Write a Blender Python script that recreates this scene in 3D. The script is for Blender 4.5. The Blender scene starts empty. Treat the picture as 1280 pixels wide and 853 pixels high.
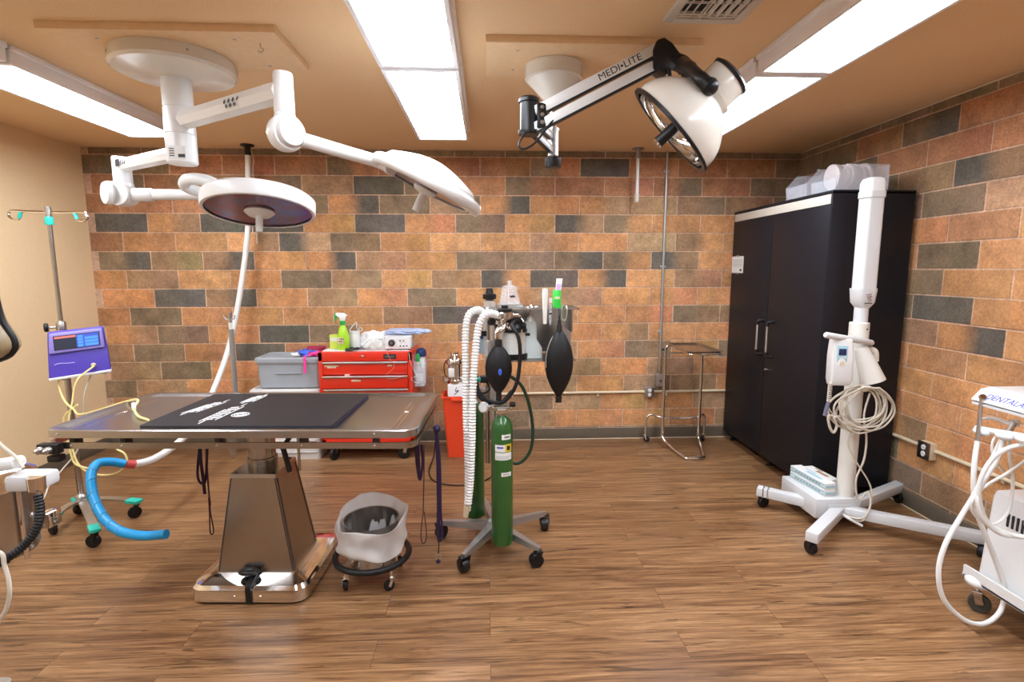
import bpy, bmesh, math, random
from mathutils import Vector as V, Matrix
random.seed(7)
SC = bpy.context.scene
COL = SC.collection
PI = math.pi
WM = {}                                   # world matrix of each parent

# ---------------------------------------------------------------- materials
def nodes(name):
    m = bpy.data.materials.new(name); m.use_nodes = True
    nt = m.node_tree
    return m, nt, nt.nodes['Principled BSDF']

def mat(name, c, rough=.5, metal=0., var=.08, scale=14., bump=0., spec=None, coat=0., trans=0., alpha=1., ior=None, sheen=0.):
    m, nt, b = nodes(name)
    tc = nt.nodes.new('ShaderNodeTexCoord')
    n = nt.nodes.new('ShaderNodeTexNoise'); n.inputs['Scale'].default_value = scale; n.inputs['Detail'].default_value = 4
    nt.links.new(tc.outputs['Object'], n.inputs['Vector'])
    r = nt.nodes.new('ShaderNodeMix'); r.data_type = 'RGBA'
    r.inputs['A'].default_value = tuple(max(0, v*(1-var)) for v in c[:3]) + (1,)
    r.inputs['B'].default_value = tuple(min(1, v*(1+var)) for v in c[:3]) + (1,)
    nt.links.new(n.outputs['Fac'], r.inputs['Factor'])
    nt.links.new(r.outputs['Result'], b.inputs['Base Color'])
    b.inputs['Roughness'].default_value = rough
    b.inputs['Metallic'].default_value = metal
    if spec is not None: b.inputs['Specular IOR Level'].default_value = spec
    if coat: b.inputs['Coat Weight'].default_value = coat; b.inputs['Coat Roughness'].default_value = .1
    if trans: b.inputs['Transmission Weight'].default_value = trans
    if ior: b.inputs['IOR'].default_value = ior
    if alpha < 1: b.inputs['Alpha'].default_value = alpha
    if bump:
        bp = nt.nodes.new('ShaderNodeBump'); bp.inputs['Strength'].default_value = bump; bp.inputs['Distance'].default_value = .01
        nt.links.new(n.outputs['Fac'], bp.inputs['Height']); nt.links.new(bp.outputs['Normal'], b.inputs['Normal'])
    return m

def emis(name, c, s):
    m, nt, b = nodes(name)
    b.inputs['Base Color'].default_value = (*c, 1); b.inputs['Roughness'].default_value = .4
    b.inputs['Emission Color'].default_value = (*c, 1); b.inputs['Emission Strength'].default_value = s
    return m

def block_mat():
    m, nt, b = nodes('slump_block')
    L = nt.links.new
    a = nt.nodes.new('ShaderNodeVertexColor'); a.layer_name = 'block'
    tc = nt.nodes.new('ShaderNodeTexCoord')
    n1 = nt.nodes.new('ShaderNodeTexNoise'); n1.inputs['Scale'].default_value = 7; n1.inputs['Detail'].default_value = 8; n1.inputs['Roughness'].default_value = .7
    n2 = nt.nodes.new('ShaderNodeTexNoise'); n2.inputs['Scale'].default_value = 70; n2.inputs['Detail'].default_value = 5
    L(tc.outputs['Object'], n1.inputs['Vector']); L(tc.outputs['Object'], n2.inputs['Vector'])
    r1 = nt.nodes.new('ShaderNodeMapRange'); r1.inputs['From Min'].default_value = .3; r1.inputs['From Max'].default_value = .7; r1.inputs['To Min'].default_value = .66; r1.inputs['To Max'].default_value = 1.34
    r2 = nt.nodes.new('ShaderNodeMapRange'); r2.inputs['From Min'].default_value = .3; r2.inputs['From Max'].default_value = .7; r2.inputs['To Min'].default_value = .80; r2.inputs['To Max'].default_value = 1.18
    L(n1.outputs['Fac'], r1.inputs['Value']); L(n2.outputs['Fac'], r2.inputs['Value'])
    mu = nt.nodes.new('ShaderNodeMath'); mu.operation = 'MULTIPLY'; L(r1.outputs['Result'], mu.inputs[0]); L(r2.outputs['Result'], mu.inputs[1])
    hs = nt.nodes.new('ShaderNodeVectorMath'); hs.operation = 'SCALE'; L(a.outputs['Color'], hs.inputs[0]); L(mu.outputs['Value'], hs.inputs['Scale'])
    L(hs.outputs['Vector'], b.inputs['Base Color'])
    b.inputs['Roughness'].default_value = .75
    b.inputs['Specular IOR Level'].default_value = .35
    bp = nt.nodes.new('ShaderNodeBump'); bp.inputs['Strength'].default_value = .35; bp.inputs['Distance'].default_value = .004
    L(n2.outputs['Fac'], bp.inputs['Height']); L(bp.outputs['Normal'], b.inputs['Normal'])
    return m

def floor_mat():
    m, nt, b = nodes('wood_plank_vinyl'); L = nt.links.new
    N = nt.nodes.new
    tc = N('ShaderNodeTexCoord')
    br = N('ShaderNodeTexBrick'); br.offset = .37; br.offset_frequency = 2
    br.inputs['Scale'].default_value = 1; br.inputs['Brick Width'].default_value = 1.22; br.inputs['Row Height'].default_value = .152
    br.inputs['Mortar Size'].default_value = .0011; br.inputs['Mortar Smooth'].default_value = .3
    br.inputs['Color1'].default_value = (0, 0, 0, 1); br.inputs['Color2'].default_value = (1, 1, 1, 1); br.inputs['Mortar'].default_value = (0, 0, 0, 1)
    L(tc.outputs['Object'], br.inputs['Vector'])
    # grain, stretched along the planks and shifted from plank to plank
    off = N('ShaderNodeVectorMath'); off.operation = 'SCALE'; off.inputs['Scale'].default_value = 9
    L(br.outputs['Color'], off.inputs[0])
    ad = N('ShaderNodeVectorMath'); ad.operation = 'ADD'; L(tc.outputs['Object'], ad.inputs[0]); L(off.outputs['Vector'], ad.inputs[1])
    def grain(sx, sy, sc, det, dist):
        mp = N('ShaderNodeMapping'); mp.inputs['Scale'].default_value = (sx, sy, 1); L(ad.outputs['Vector'], mp.inputs['Vector'])
        n = N('ShaderNodeTexNoise'); n.inputs['Scale'].default_value = sc; n.inputs['Detail'].default_value = det; n.inputs['Distortion'].default_value = dist; n.inputs['Roughness'].default_value = .62
        L(mp.outputs['Vector'], n.inputs['Vector']); return n
    g1 = grain(.6, 8., 2.3, 7, 1.9)
    g2 = grain(.8, 46, 3.0, 5, .5)
    g3 = grain(.9, 12., 2.4, 3, 2.2)
    mx = N('ShaderNodeMath'); mx.operation = 'MULTIPLY_ADD'; mx.inputs[1].default_value = .42; L(g2.outputs['Fac'], mx.inputs[0])
    m2 = N('ShaderNodeMath'); m2.operation = 'MULTIPLY_ADD'; m2.inputs[1].default_value = .65; L(g1.outputs['Fac'], m2.inputs[0]); L(mx.outputs['Value'], m2.inputs[2]); mx.inputs[2].default_value = 0
    m3 = N('ShaderNodeMath'); m3.operation = 'MULTIPLY_ADD'; m3.inputs[1].default_value = .085
    L(br.outputs['Color'], m3.inputs[0]); L(m2.outputs['Value'], m3.inputs[2])
    rp = N('ShaderNodeValToRGB'); e = rp.color_ramp.elements
    e[0].position = .34; e[0].color = (.055, .025, .0112, 1)
    e[1].position = .74; e[1].color = (.41, .230, .110, 1)
    for p, c in ((.46, (.135, .061, .026, 1)), (.55, (.205, .102, .044, 1)), (.63, (.285, .148, .066, 1))):
        q = rp.color_ramp.elements.new(p); q.color = c
    L(m3.outputs['Value'], rp.inputs['Fac'])
    # thin dark streaks
    st = N('ShaderNodeMapRange'); st.inputs['From Min'].default_value = .33; st.inputs['From Max'].default_value = .42; st.inputs['To Min'].default_value = .45; st.inputs['To Max'].default_value = 1
    L(g3.outputs['Fac'], st.inputs['Value'])
    sc = N('ShaderNodeVectorMath'); sc.operation = 'SCALE'; L(rp.outputs['Color'], sc.inputs[0]); L(st.outputs['Result'], sc.inputs['Scale'])
    mo = N('ShaderNodeMix'); mo.data_type = 'RGBA'; L(br.outputs['Fac'], mo.inputs['Factor']); L(sc.outputs['Vector'], mo.inputs['A']); mo.inputs['B'].default_value = (.10, .045, .02, 1)
    L(mo.outputs['Result'], b.inputs['Base Color'])
    rr = N('ShaderNodeMapRange'); rr.inputs['To Min'].default_value = .24; rr.inputs['To Max'].default_value = .38; L(g1.outputs['Fac'], rr.inputs['Value']); L(rr.outputs['Result'], b.inputs['Roughness'])
    bp = N('ShaderNodeBump'); bp.inputs['Strength'].default_value = .12; bp.inputs['Distance'].default_value = .003; L(g2.outputs['Fac'], bp.inputs['Height']); L(bp.outputs['Normal'], b.inputs['Normal'])
    return m

M = {}
M['block'] = block_mat(); M['floor'] = floor_mat()
M['mortar'] = mat('mortar', (.42, .27, .19), .9, var=.15, scale=40, bump=.2)
M['tan'] = mat('tan_wall_paint', (.82, .62, .37), .75, var=.05, scale=60, bump=.12)
M['bouncewhite'] = mat('white_bounce_paint', (.8, .78, .74), .7, var=.03)
M['ceil'] = mat('tan_ceiling_paint', (.80, .555, .315), .8, var=.07, scale=130, bump=.3)
M['ply'] = mat('tan_painted_plywood', (.76, .54, .32), .6, var=.1, scale=30)
M['cove'] = mat('vinyl_cove_base', (.13, .105, .075), .45, var=.1)
M['white'] = mat('white_enamel', (.76, .77, .77), .28, var=.02, coat=.3)
M['offwhite'] = mat('off_white_plastic', (.72, .70, .65), .4, var=.04)
M['cream'] = mat('cream_enamel', (.72, .69, .62), .25, var=.03, coat=.4)
M['greywhite'] = mat('pale_grey_plastic', (.62, .63, .64), .38, var=.03)
M['chrome'] = mat('chrome', (.80, .79, .78), .08, 1, var=.03)
M['steel'] = mat('brushed_stainless_steel', (.44, .42, .40), .24, 1, var=.09, scale=30)
M['steeltop'] = mat('worn_stainless_top', (.47, .46, .45), .27, 1, var=.14, scale=9)
M['satin'] = mat('satin_aluminium', (.60, .60, .60), .36, 1, var=.06)
M['alu'] = mat('grey_cast_aluminium', (.38, .37, .36), .4, .85, var=.08)
M['gal'] = mat('galvanised_conduit', (.45, .45, .44), .38, .7, var=.08)
M['black'] = mat('black_plastic', (.008, .008, .009), .38, var=.2, spec=.4)
M['rubber'] = mat('black_rubber', (.007, .007, .008), .48, var=.35, scale=20, spec=.35)
M['mat'] = mat('black_rubber_mat', (.012, .012, .016), .46, var=.7, scale=8, bump=.08, spec=.35)
M['wood_black'] = mat('black_woodgrain_laminate', (.011, .011, .015), .45, var=.3, scale=40, spec=.25)
M['red'] = mat('red_enamel', (.68, .028, .010), .32, var=.05, coat=.3)
M['redplastic'] = mat('red_orange_plastic', (.75, .062, .018), .42, var=.05)
M['green'] = mat('green_cylinder_paint', (.022, .105, .020), .3, var=.1, coat=.4)
M['purple'] = mat('violet_blue_plastic', (.075, .045, .42), .38, var=.06)
M['lavender'] = mat('lavender_plastic', (.26, .22, .62), .4, var=.05)
M['strap'] = mat('dark_purple_webbing', (.018, .004, .036), .75, var=.25, scale=90)
M['maroon'] = mat('maroon_webbing', (.05, .006, .018), .75, var=.25, scale=90)
M['blue'] = mat('bright_blue_vinyl', (.008, .32, .70), .35, var=.1, scale=30)
M['teal'] = mat('teal_plastic', (.02, .52, .42), .4, var=.05)
M['yellow'] = mat('pale_yellow_tubing', (.80, .68, .28), .4, var=.06)
M['greybin'] = mat('grey_tote_plastic', (.33, .36, .39), .5, var=.06)
M['whitebin'] = mat('white_tote_plastic', (.60, .58, .55), .5, var=.06, bump=.1, scale=60)
M['lime'] = mat('lime_liquid_bottle', (.38, .68, .03), .25, var=.15, coat=.3)
M['kelly'] = mat('kelly_green_plastic', (.015, .36, .06), .35, var=.06)
M['vivid'] = mat('vivid_green_plastic', (.03, .55, .05), .35, var=.05)
M['pink'] = mat('hot_pink_webbing', (.80, .05, .30), .7, var=.15, scale=60)
M['crimson'] = mat('crimson_webbing', (.30, .008, .05), .7, var=.2, scale=60)
M['royal'] = mat('royal_blue_webbing', (.05, .12, .60), .7, var=.25, scale=50)
M['navy'] = mat('navy_plastic', (.012, .03, .12), .4, var=.1)
M['paper'] = mat('white_paper', (.72, .72, .71), .8, var=.04)
M['cloth'] = mat('white_gauze', (.80, .80, .80), .9, var=.05, bump=.3, scale=60)
M['brown'] = mat('kraft_card', (.34, .20, .11), .8, var=.1)
M['cord'] = mat('beige_cord', (.60, .55, .46), .5, var=.06)
M['ivory'] = mat('ivory_paint', (.66, .55, .38), .5, var=.06)
M['ink'] = mat('dark_ink', (.02, .02, .025), .6, var=.1)
M['inkblue'] = mat('violet_blue_ink', (.05, .06, .42), .5, var=.05)
M['whiteink'] = mat('white_print', (.72, .72, .72), .6, var=.1)
M['sticker'] = mat('yellow_sticker', (.75, .55, .03), .5, var=.05)
M['bluelabel'] = mat('light_blue_print', (.33, .55, .62), .6, var=.08)
M['hose'] = mat('white_corrugated_plastic', (.80, .80, .78), .4, var=.03)
M['seethrough_tan'] = mat('tan_seen_through_shell', (.30, .23, .13), .4, var=.5, scale=16)  # tan wall seen through a clear shell, painted into the shell colour
M['soda'] = mat('soda_lime_granules', (.62, .52, .30), .6, var=.5, scale=120, bump=.5)
M['clear'] = mat('clear_plastic', (.85, .87, .90), .10, var=.02, alpha=.17)
M['frost'] = mat('frosted_plastic', (.78, .82, .90), .30, var=.03, alpha=.26)
M['bag'] = mat('translucent_bin_liner', (.80, .79, .78), .38, var=.06, alpha=.62)
M['film'] = mat('blue_tinted_film', (.50, .62, .90), .25, var=.2, alpha=.75)
M['glass'] = mat('clear_glass', (.80, .84, .84), .08, var=.02, alpha=.35)
M['petri'] = mat('stacked_clear_discs', (.66, .60, .60), .3, var=.3, scale=60, alpha=.85)
M['screen'] = emis('lit_screen', (.03, .06, .30), .6)
M['screen_btn'] = emis('lit_screen_buttons', (.04, .16, .85), .8)
M['screen_dark'] = emis('dark_screen', (.012, .016, .030), .4)
M['screen_red'] = emis('lit_screen_red', (.45, .12, .10), .5)
M['lens'] = emis('fluorescent_lens', (.90, .97, 1.06), 10.5)
M['fixture'] = mat('white_fixture_steel', (.88, .89, .93), .4, var=.02)
M['dark_hole'] = mat('dark_duct', (.02, .018, .016), .8, var=.1)
M['ventwhite'] = mat('vent_enamel', (.62, .57, .50), .45, var=.05)
M['nickel'] = mat('dull_nickel', (.45, .44, .42), .3, 1, var=.1)
def lens_film():
    m, nt, b = nodes('iridescent_reflector'); N = nt.nodes.new; L = nt.links.new
    tc = N('ShaderNodeTexCoord')
    n = N('ShaderNodeTexNoise'); n.inputs['Scale'].default_value = 11; n.inputs['Detail'].default_value = 4; n.inputs['Distortion'].default_value = 1.5
    L(tc.outputs['Object'], n.inputs['Vector'])
    rp = N('ShaderNodeValToRGB'); e = rp.color_ramp.elements
    e[0].position = .3; e[0].color = (.10, .05, .06, 1); e[1].position = .72; e[1].color = (.10, .15, .40, 1)
    q = e.new(.5); q.color = (.22, .07, .13, 1); q = e.new(.6); q.color = (.09, .10, .22, 1)
    L(n.outputs['Fac'], rp.inputs['Fac']); L(rp.outputs['Color'], b.inputs['Base Color'])
    b.inputs['Metallic'].default_value = .8; b.inputs['Roughness'].default_value = .2
    return m
M['film_lens'] = lens_film()

# ---------------------------------------------------------------- mesh building
def frame(d):
    d = V(d).normalized()
    a = V((0, 0, 1)) if abs(d.z) < .95 else V((1, 0, 0))
    x = a.cross(d).normalized(); y = d.cross(x)
    return x, y, d

def crom(pts, n=6, closed=False):
    P = [V(p) for p in pts]
    if len(P) < 3: return P
    out = []; k = len(P)
    for i in range(k if closed else k-1):
        if closed: p0, p1, p2, p3 = P[(i-1) % k], P[i], P[(i+1) % k], P[(i+2) % k]
        else:
            p1, p2 = P[i], P[i+1]; p0 = P[i-1] if i else p1*2-p2; p3 = P[i+2] if i+2 < k else p2*2-p1
        for j in range(n):
            t = j/n; t2 = t*t; t3 = t2*t
            out.append(.5*((2*p1)+(-p0+p2)*t+(2*p0-5*p1+4*p2-p3)*t2+(-p0+3*p1-3*p2+p3)*t3))
    if not closed: out.append(P[-1])
    return out

def resample(P, step):
    out = [P[0].copy()]; acc = 0
    for a, b in zip(P, P[1:]):
        L = (b-a).length
        if L < 1e-9: continue
        t = step-acc
        while t <= L:
            out.append(a+(b-a)*(t/L)); t += step
        acc = L-(t-step)
    return out

def rrect(hx, hy, r, z=0, n=5, c=(0, 0)):
    r = min(r, hx*.999, hy*.999); pts = []
    for cx, cy, a0 in ((hx-r, hy-r, 0), (-hx+r, hy-r, PI/2), (-hx+r, -hy+r, PI), (hx-r, -hy+r, 1.5*PI)):
        for i in range(n+1):
            a = a0+PI/2*i/n
            pts.append(V((c[0]+cx+r*math.cos(a), c[1]+cy+r*math.sin(a), z)))
    return pts

class MB:
    def __init__(s): s.bm = bmesh.new()
    def _merge(s, b2):
        me = bpy.data.meshes.new('t'); b2.to_mesh(me); b2.free(); s.bm.from_mesh(me); bpy.data.meshes.remove(me); return s
    def box(s, c, size, rz=0, bev=0, mtx=None, seg=2):
        b = bmesh.new(); bmesh.ops.create_cube(b, size=1)
        bmesh.ops.scale(b, vec=size, verts=b.verts)
        if bev: bmesh.ops.bevel(b, geom=b.edges[:], offset=bev, segments=seg, affect='EDGES', profile=.5)
        m = Matrix.Translation(V(c)) @ (mtx.to_4x4() if mtx is not None else Matrix.Rotation(rz, 4, 'Z'))
        bmesh.ops.transform(b, matrix=m, verts=b.verts); return s._merge(b)
    def bar(s, p0, p1, w, h, up=(0, 0, 1), bev=0):
        p0, p1 = V(p0), V(p1); d = (p1-p0); L = d.length; d.normalize()
        u = V(up); x = d.cross(u).normalized(); u = x.cross(d)
        m = Matrix((x, d, u)).transposed()
        return s.box((p0+p1)/2, (w, L, h), bev=bev, mtx=m)
    def cyl(s, p0, p1, r0, r1=None, seg=20):
        r1 = r0 if r1 is None else r1
        p0, p1 = V(p0), V(p1)
        return s.lathe([(0, 0), (r0, 0), (r1, (p1-p0).length), (0, (p1-p0).length)], p0, p1-p0, seg)
    def lathe(s, prof, o=(0, 0, 0), axis=(0, 0, 1), seg=28, sx=1, sy=1, xd=None):
        x, y, d = frame(axis); o = V(o)
        if xd is not None: x = (V(xd)-d*V(xd).dot(d)).normalized(); y = d.cross(x)
        rings = []
        for r, h in prof:
            if r < 1e-6: rings.append([s.bm.verts.new(o+d*h)])
            else: rings.append([s.bm.verts.new(o+d*h+x*(r*sx*math.cos(2*PI*i/seg))+y*(r*sy*math.sin(2*PI*i/seg))) for i in range(seg)])
        for a, b in zip(rings, rings[1:]):
            if len(a) == 1 and len(b) == 1: continue
            for i in range(seg):
                j = (i+1) % seg
                if len(a) == 1: f = (a[0], b[j], b[i])
                elif len(b) == 1: f = (a[i], a[j], b[0])
                else: f = (a[i], a[j], b[j], b[i])
                try: s.bm.faces.new(f)
                except ValueError: pass
        return s
    def tube(s, pts, r, seg=10, n=6, smooth=True, closed=False, caps=True, flat=None):
        P = crom(pts, n, closed) if smooth else [V(p) for p in pts]
        k = len(P); R = r if isinstance(r, (list, tuple)) else None
        rings = []; x = None
        for i, p in enumerate(P):
            if closed: t = P[(i+1) % k]-P[i-1]
            else: t = P[min(i+1, k-1)]-P[max(i-1, 0)]
            t.normalize()
            if x is None: x = frame(t)[0]
            x = (x-t*x.dot(t)).normalized(); y = t.cross(x)
            rr = r if R is None else R[min(int(i*(len(R)-1)/max(k-1, 1)+.5), len(R)-1)]
            fx, fy = flat or (1, 1)
            rings.append([s.bm.verts.new(p+x*rr*fx*math.cos(2*PI*j/seg)+y*rr*fy*math.sin(2*PI*j/seg)) for j in range(seg)])
        prs = list(zip(rings, rings[1:])) + ([(rings[-1], rings[0])] if closed else [])
        for a, b in prs:
            for j in range(seg):
                q = (j+1) % seg; s.bm.faces.new((a[j], a[q], b[q], b[j]))
        if caps and not closed:
            s.bm.faces.new(rings[0][::-1]); s.bm.faces.new(rings[-1])
        return s
    def corr(s, pts, r, amp=.0028, pitch=.015, seg=14):
        P = resample(crom(pts, 14), pitch/2)
        return s.tube(P, [r+amp*(1 if i % 2 else -1) for i in range(len(P))], seg, smooth=False)
    def ribbon(s, pts, w, t, wd=(1, 0, 0), smooth=True, n=6):
        P = crom(pts, n) if smooth else [V(p) for p in pts]
        wd = V(wd).normalized(); rings = []
        for i, p in enumerate(P):
            d = (P[min(i+1, len(P)-1)]-P[max(i-1, 0)]).normalized()
            x = (wd-d*wd.dot(d)).normalized(); y = d.cross(x)
            rings.append([s.bm.verts.new(p+x*a*w/2+y*b*t/2) for a, b in ((-1, -1), (1, -1), (1, 1), (-1, 1))])
        for a, b in zip(rings, rings[1:]):
            for j in range(4): s.bm.faces.new((a[j], a[(j+1) % 4], b[(j+1) % 4], b[j]))
        s.bm.faces.new(rings[0][::-1]); s.bm.faces.new(rings[-1]); return s
    def loft(s, loops, cap0=True, cap1=True, mtx=None):
        R = [[s.bm.verts.new((mtx @ V(p)) if mtx is not None else V(p)) for p in l] for l in loops]
        for a, b in zip(R, R[1:]):
            k = len(a)
            for j in range(k): s.bm.faces.new((a[j], a[(j+1) % k], b[(j+1) % k], b[j]))
        if cap0: s.bm.faces.new(R[0][::-1])
        if cap1: s.bm.faces.new(R[-1])
        return s
    def prism(s, poly, ext, bev=0):
        b = bmesh.new(); e = V(ext)
        A = [b.verts.new(V(p)) for p in poly]; B = [b.verts.new(V(p)+e) for p in poly]; k = len(A)
        b.faces.new(A[::-1]); b.faces.new(B)
        for j in range(k): b.faces.new((A[j], A[(j+1) % k], B[(j+1) % k], B[j]))
        if bev: bmesh.ops.bevel(b, geom=b.edges[:], offset=bev, segments=2, affect='EDGES', profile=.5)
        bmesh.ops.recalc_face_normals(b, faces=b.faces); return s._merge(b)
    def sphere(s, c, r, seg=20, mtx=None):
        rx, ry, rz = r if isinstance(r, (tuple, list)) else (r, r, r)
        b = bmesh.new(); bmesh.ops.create_uvsphere(b, u_segments=seg, v_segments=max(8, seg//2), radius=1)
        m = Matrix.Translation(V(c)) @ (mtx.to_4x4() if mtx is not None else Matrix.Identity(4)) @ Matrix.Diagonal((rx, ry, rz, 1))
        bmesh.ops.transform(b, matrix=m, verts=b.verts); return s._merge(b)
    def build(s, name, m, parent=None, local=False, smooth=True, ang=38, kind=None, label=None):
        bmesh.ops.recalc_face_normals(s.bm, faces=s.bm.faces)
        if parent is not None and not local:
            bmesh.ops.transform(s.bm, matrix=WM[parent.name].inverted(), verts=s.bm.verts)
        me = bpy.data.meshes.new(name); s.bm.to_mesh(me); s.bm.free()
        if smooth:
            me.polygons.foreach_set('use_smooth', [True]*len(me.polygons)); me.set_sharp_from_angle(angle=math.radians(ang))
        me.materials.append(M[m] if isinstance(m, str) else m)
        o = bpy.data.objects.new(name, me); COL.objects.link(o)
        if parent is not None:
            o.parent = parent; WM[o.name] = WM[parent.name]
        else: WM[o.name] = Matrix.Identity(4)
        if kind: o['kind'] = kind
        if label: o['label'] = label
        return o

def thing(name, label, cat, loc=(0, 0, 0), rz=0, group=None):
    o = bpy.data.objects.new(name, None); COL.objects.link(o); o.empty_display_size = .1
    o.location = loc; o.rotation_euler = (0, 0, rz)
    WM[o.name] = Matrix.Translation(V(loc)) @ Matrix.Rotation(rz, 4, 'Z')
    return tag(o, label, cat, group)
def tag(o, label, cat, group=None):
    o['label'] = label; o['category'] = cat
    if group: o['group'] = group
    return o
def recentre(o, p):
    """give a one-mesh thing its origin at p"""
    o.data.transform(Matrix.Translation(-V(p))); o.location = p; WM[o.name] = Matrix.Translation(V(p)); return o
def dup(root, loc, rz=None, label=None, group=None):
    r = root.copy(); COL.objects.link(r); r.location = loc
    if rz is not None: r.rotation_euler = (0, 0, rz)
    if label: r['label'] = label
    if group: r['group'] = group
    WM[r.name] = Matrix.Translation(V(loc)) @ Matrix.Rotation(r.rotation_euler.z, 4, 'Z')
    for ch in list(root.children):
        c = ch.copy(); COL.objects.link(c); c.parent = r; WM[c.name] = WM[r.name]
        for g in list(ch.children):
            d = g.copy(); COL.objects.link(d); d.parent = c; WM[d.name] = WM[r.name]
    return r
def text(name, s, size, o, xd, yd, m, parent, ext=.0006, shear=0, bold=0, align='LEFT', stretch=1):
    cu = bpy.data.curves.new('txt', 'FONT'); cu.body = s; cu.size = size; cu.extrude = ext; cu.shear = shear; cu.offset = bold; cu.align_x = align; cu.align_y = 'CENTER'
    t = bpy.data.objects.new('txt', cu); COL.objects.link(t)
    me = bpy.data.meshes.new_from_object(t.evaluated_get(bpy.context.evaluated_depsgraph_get()))
    bpy.data.objects.remove(t); bpy.data.curves.remove(cu)
    x = V(xd).normalized(); z = x.cross(V(yd)).normalized(); y = z.cross(x)
    W = Matrix((x*stretch, y, z)).transposed().to_4x4(); W.translation = V(o)
    me.transform(WM[parent.name].inverted() @ W)
    me.materials.clear(); me.materials.append(M[m])
    ob = bpy.data.objects.new(name, me); COL.objects.link(ob); ob.parent = parent; WM[ob.name] = WM[parent.name]
    return ob
def caster(parent, x, y, r=.035, w=.024, rz=0, top=.11, mw='black', mf='chrome', z=0, name='caster', solid=False):
    """swivel caster: fork (part) and its wheel (sub-part)"""
    d = V((math.cos(rz), math.sin(rz), 0)); n = V((-d.y, d.x, 0)); c = V((x, y, z+r)) - d*.012
    f = MB()
    f.cyl((x, y, z+top), (x, y, z+2*r+.012), .009, seg=12)
    for s in (-1, 1):
        f.bar(c+n*s*(w/2+.004), V((x, y, z+2*r+.010))+n*s*(w/2+.004), r*.7 if solid else r*.5, .004, up=n)
    f.box((x, y, z+2*r+.012), (r*.9, w+.014, .008), rz=rz, bev=.002)
    fo = f.build(name, mf, parent)
    h = MB().lathe([(0, -w/2), (r*.72, -w/2), (r*.95, -w/2+.002), (r, -w*.25), (r, w*.25), (r*.95, w/2-.002), (r*.72, w/2), (r*.45, w/2-.003), (0, w/2-.003)], c, n, 24)
    h.build('wheel', mw, fo)
    return fo
# ================================================================ the room
H = 2.44; YB = 4.484; XL = -3.19; XR = 2.62; YR = -1.9
def struct(o): o['kind'] = 'structure'; return o
struct(MB().box(((XL+XR)/2, (YB+YR)/2, -.05), (XR-XL+.4, YB-YR+.4, .1)).build('floor', 'floor'))
struct(MB().box(((XL+XR)/2, (YB+YR)/2, H+.05), (XR-XL+.4, YB-YR+.4, .1)).build('ceiling', 'ceil'))
struct(MB().box((XL-.06, (YB+YR)/2, H/2), (.12, YB-YR+.24, H)).build('wall_left', 'tan'))
struct(MB().box(((XL+XR)/2, YR-.06, H/2), (XR-XL, .12, H)).build('wall_front', 'bouncewhite'))  # unseen wall behind the viewer, made white to bounce light back
BC = dict(o=(.53, .262, .112), O=(.62, .318, .138), b=(.36, .215, .118), k=(.245, .170, .102), d=(.125, .108, .085), r=(.41, .195, .098), t=(.48, .30, .165), p=(.47, .27, .155))
ZTOP = 2.385; PITCH = .1513; BL = .411
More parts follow.
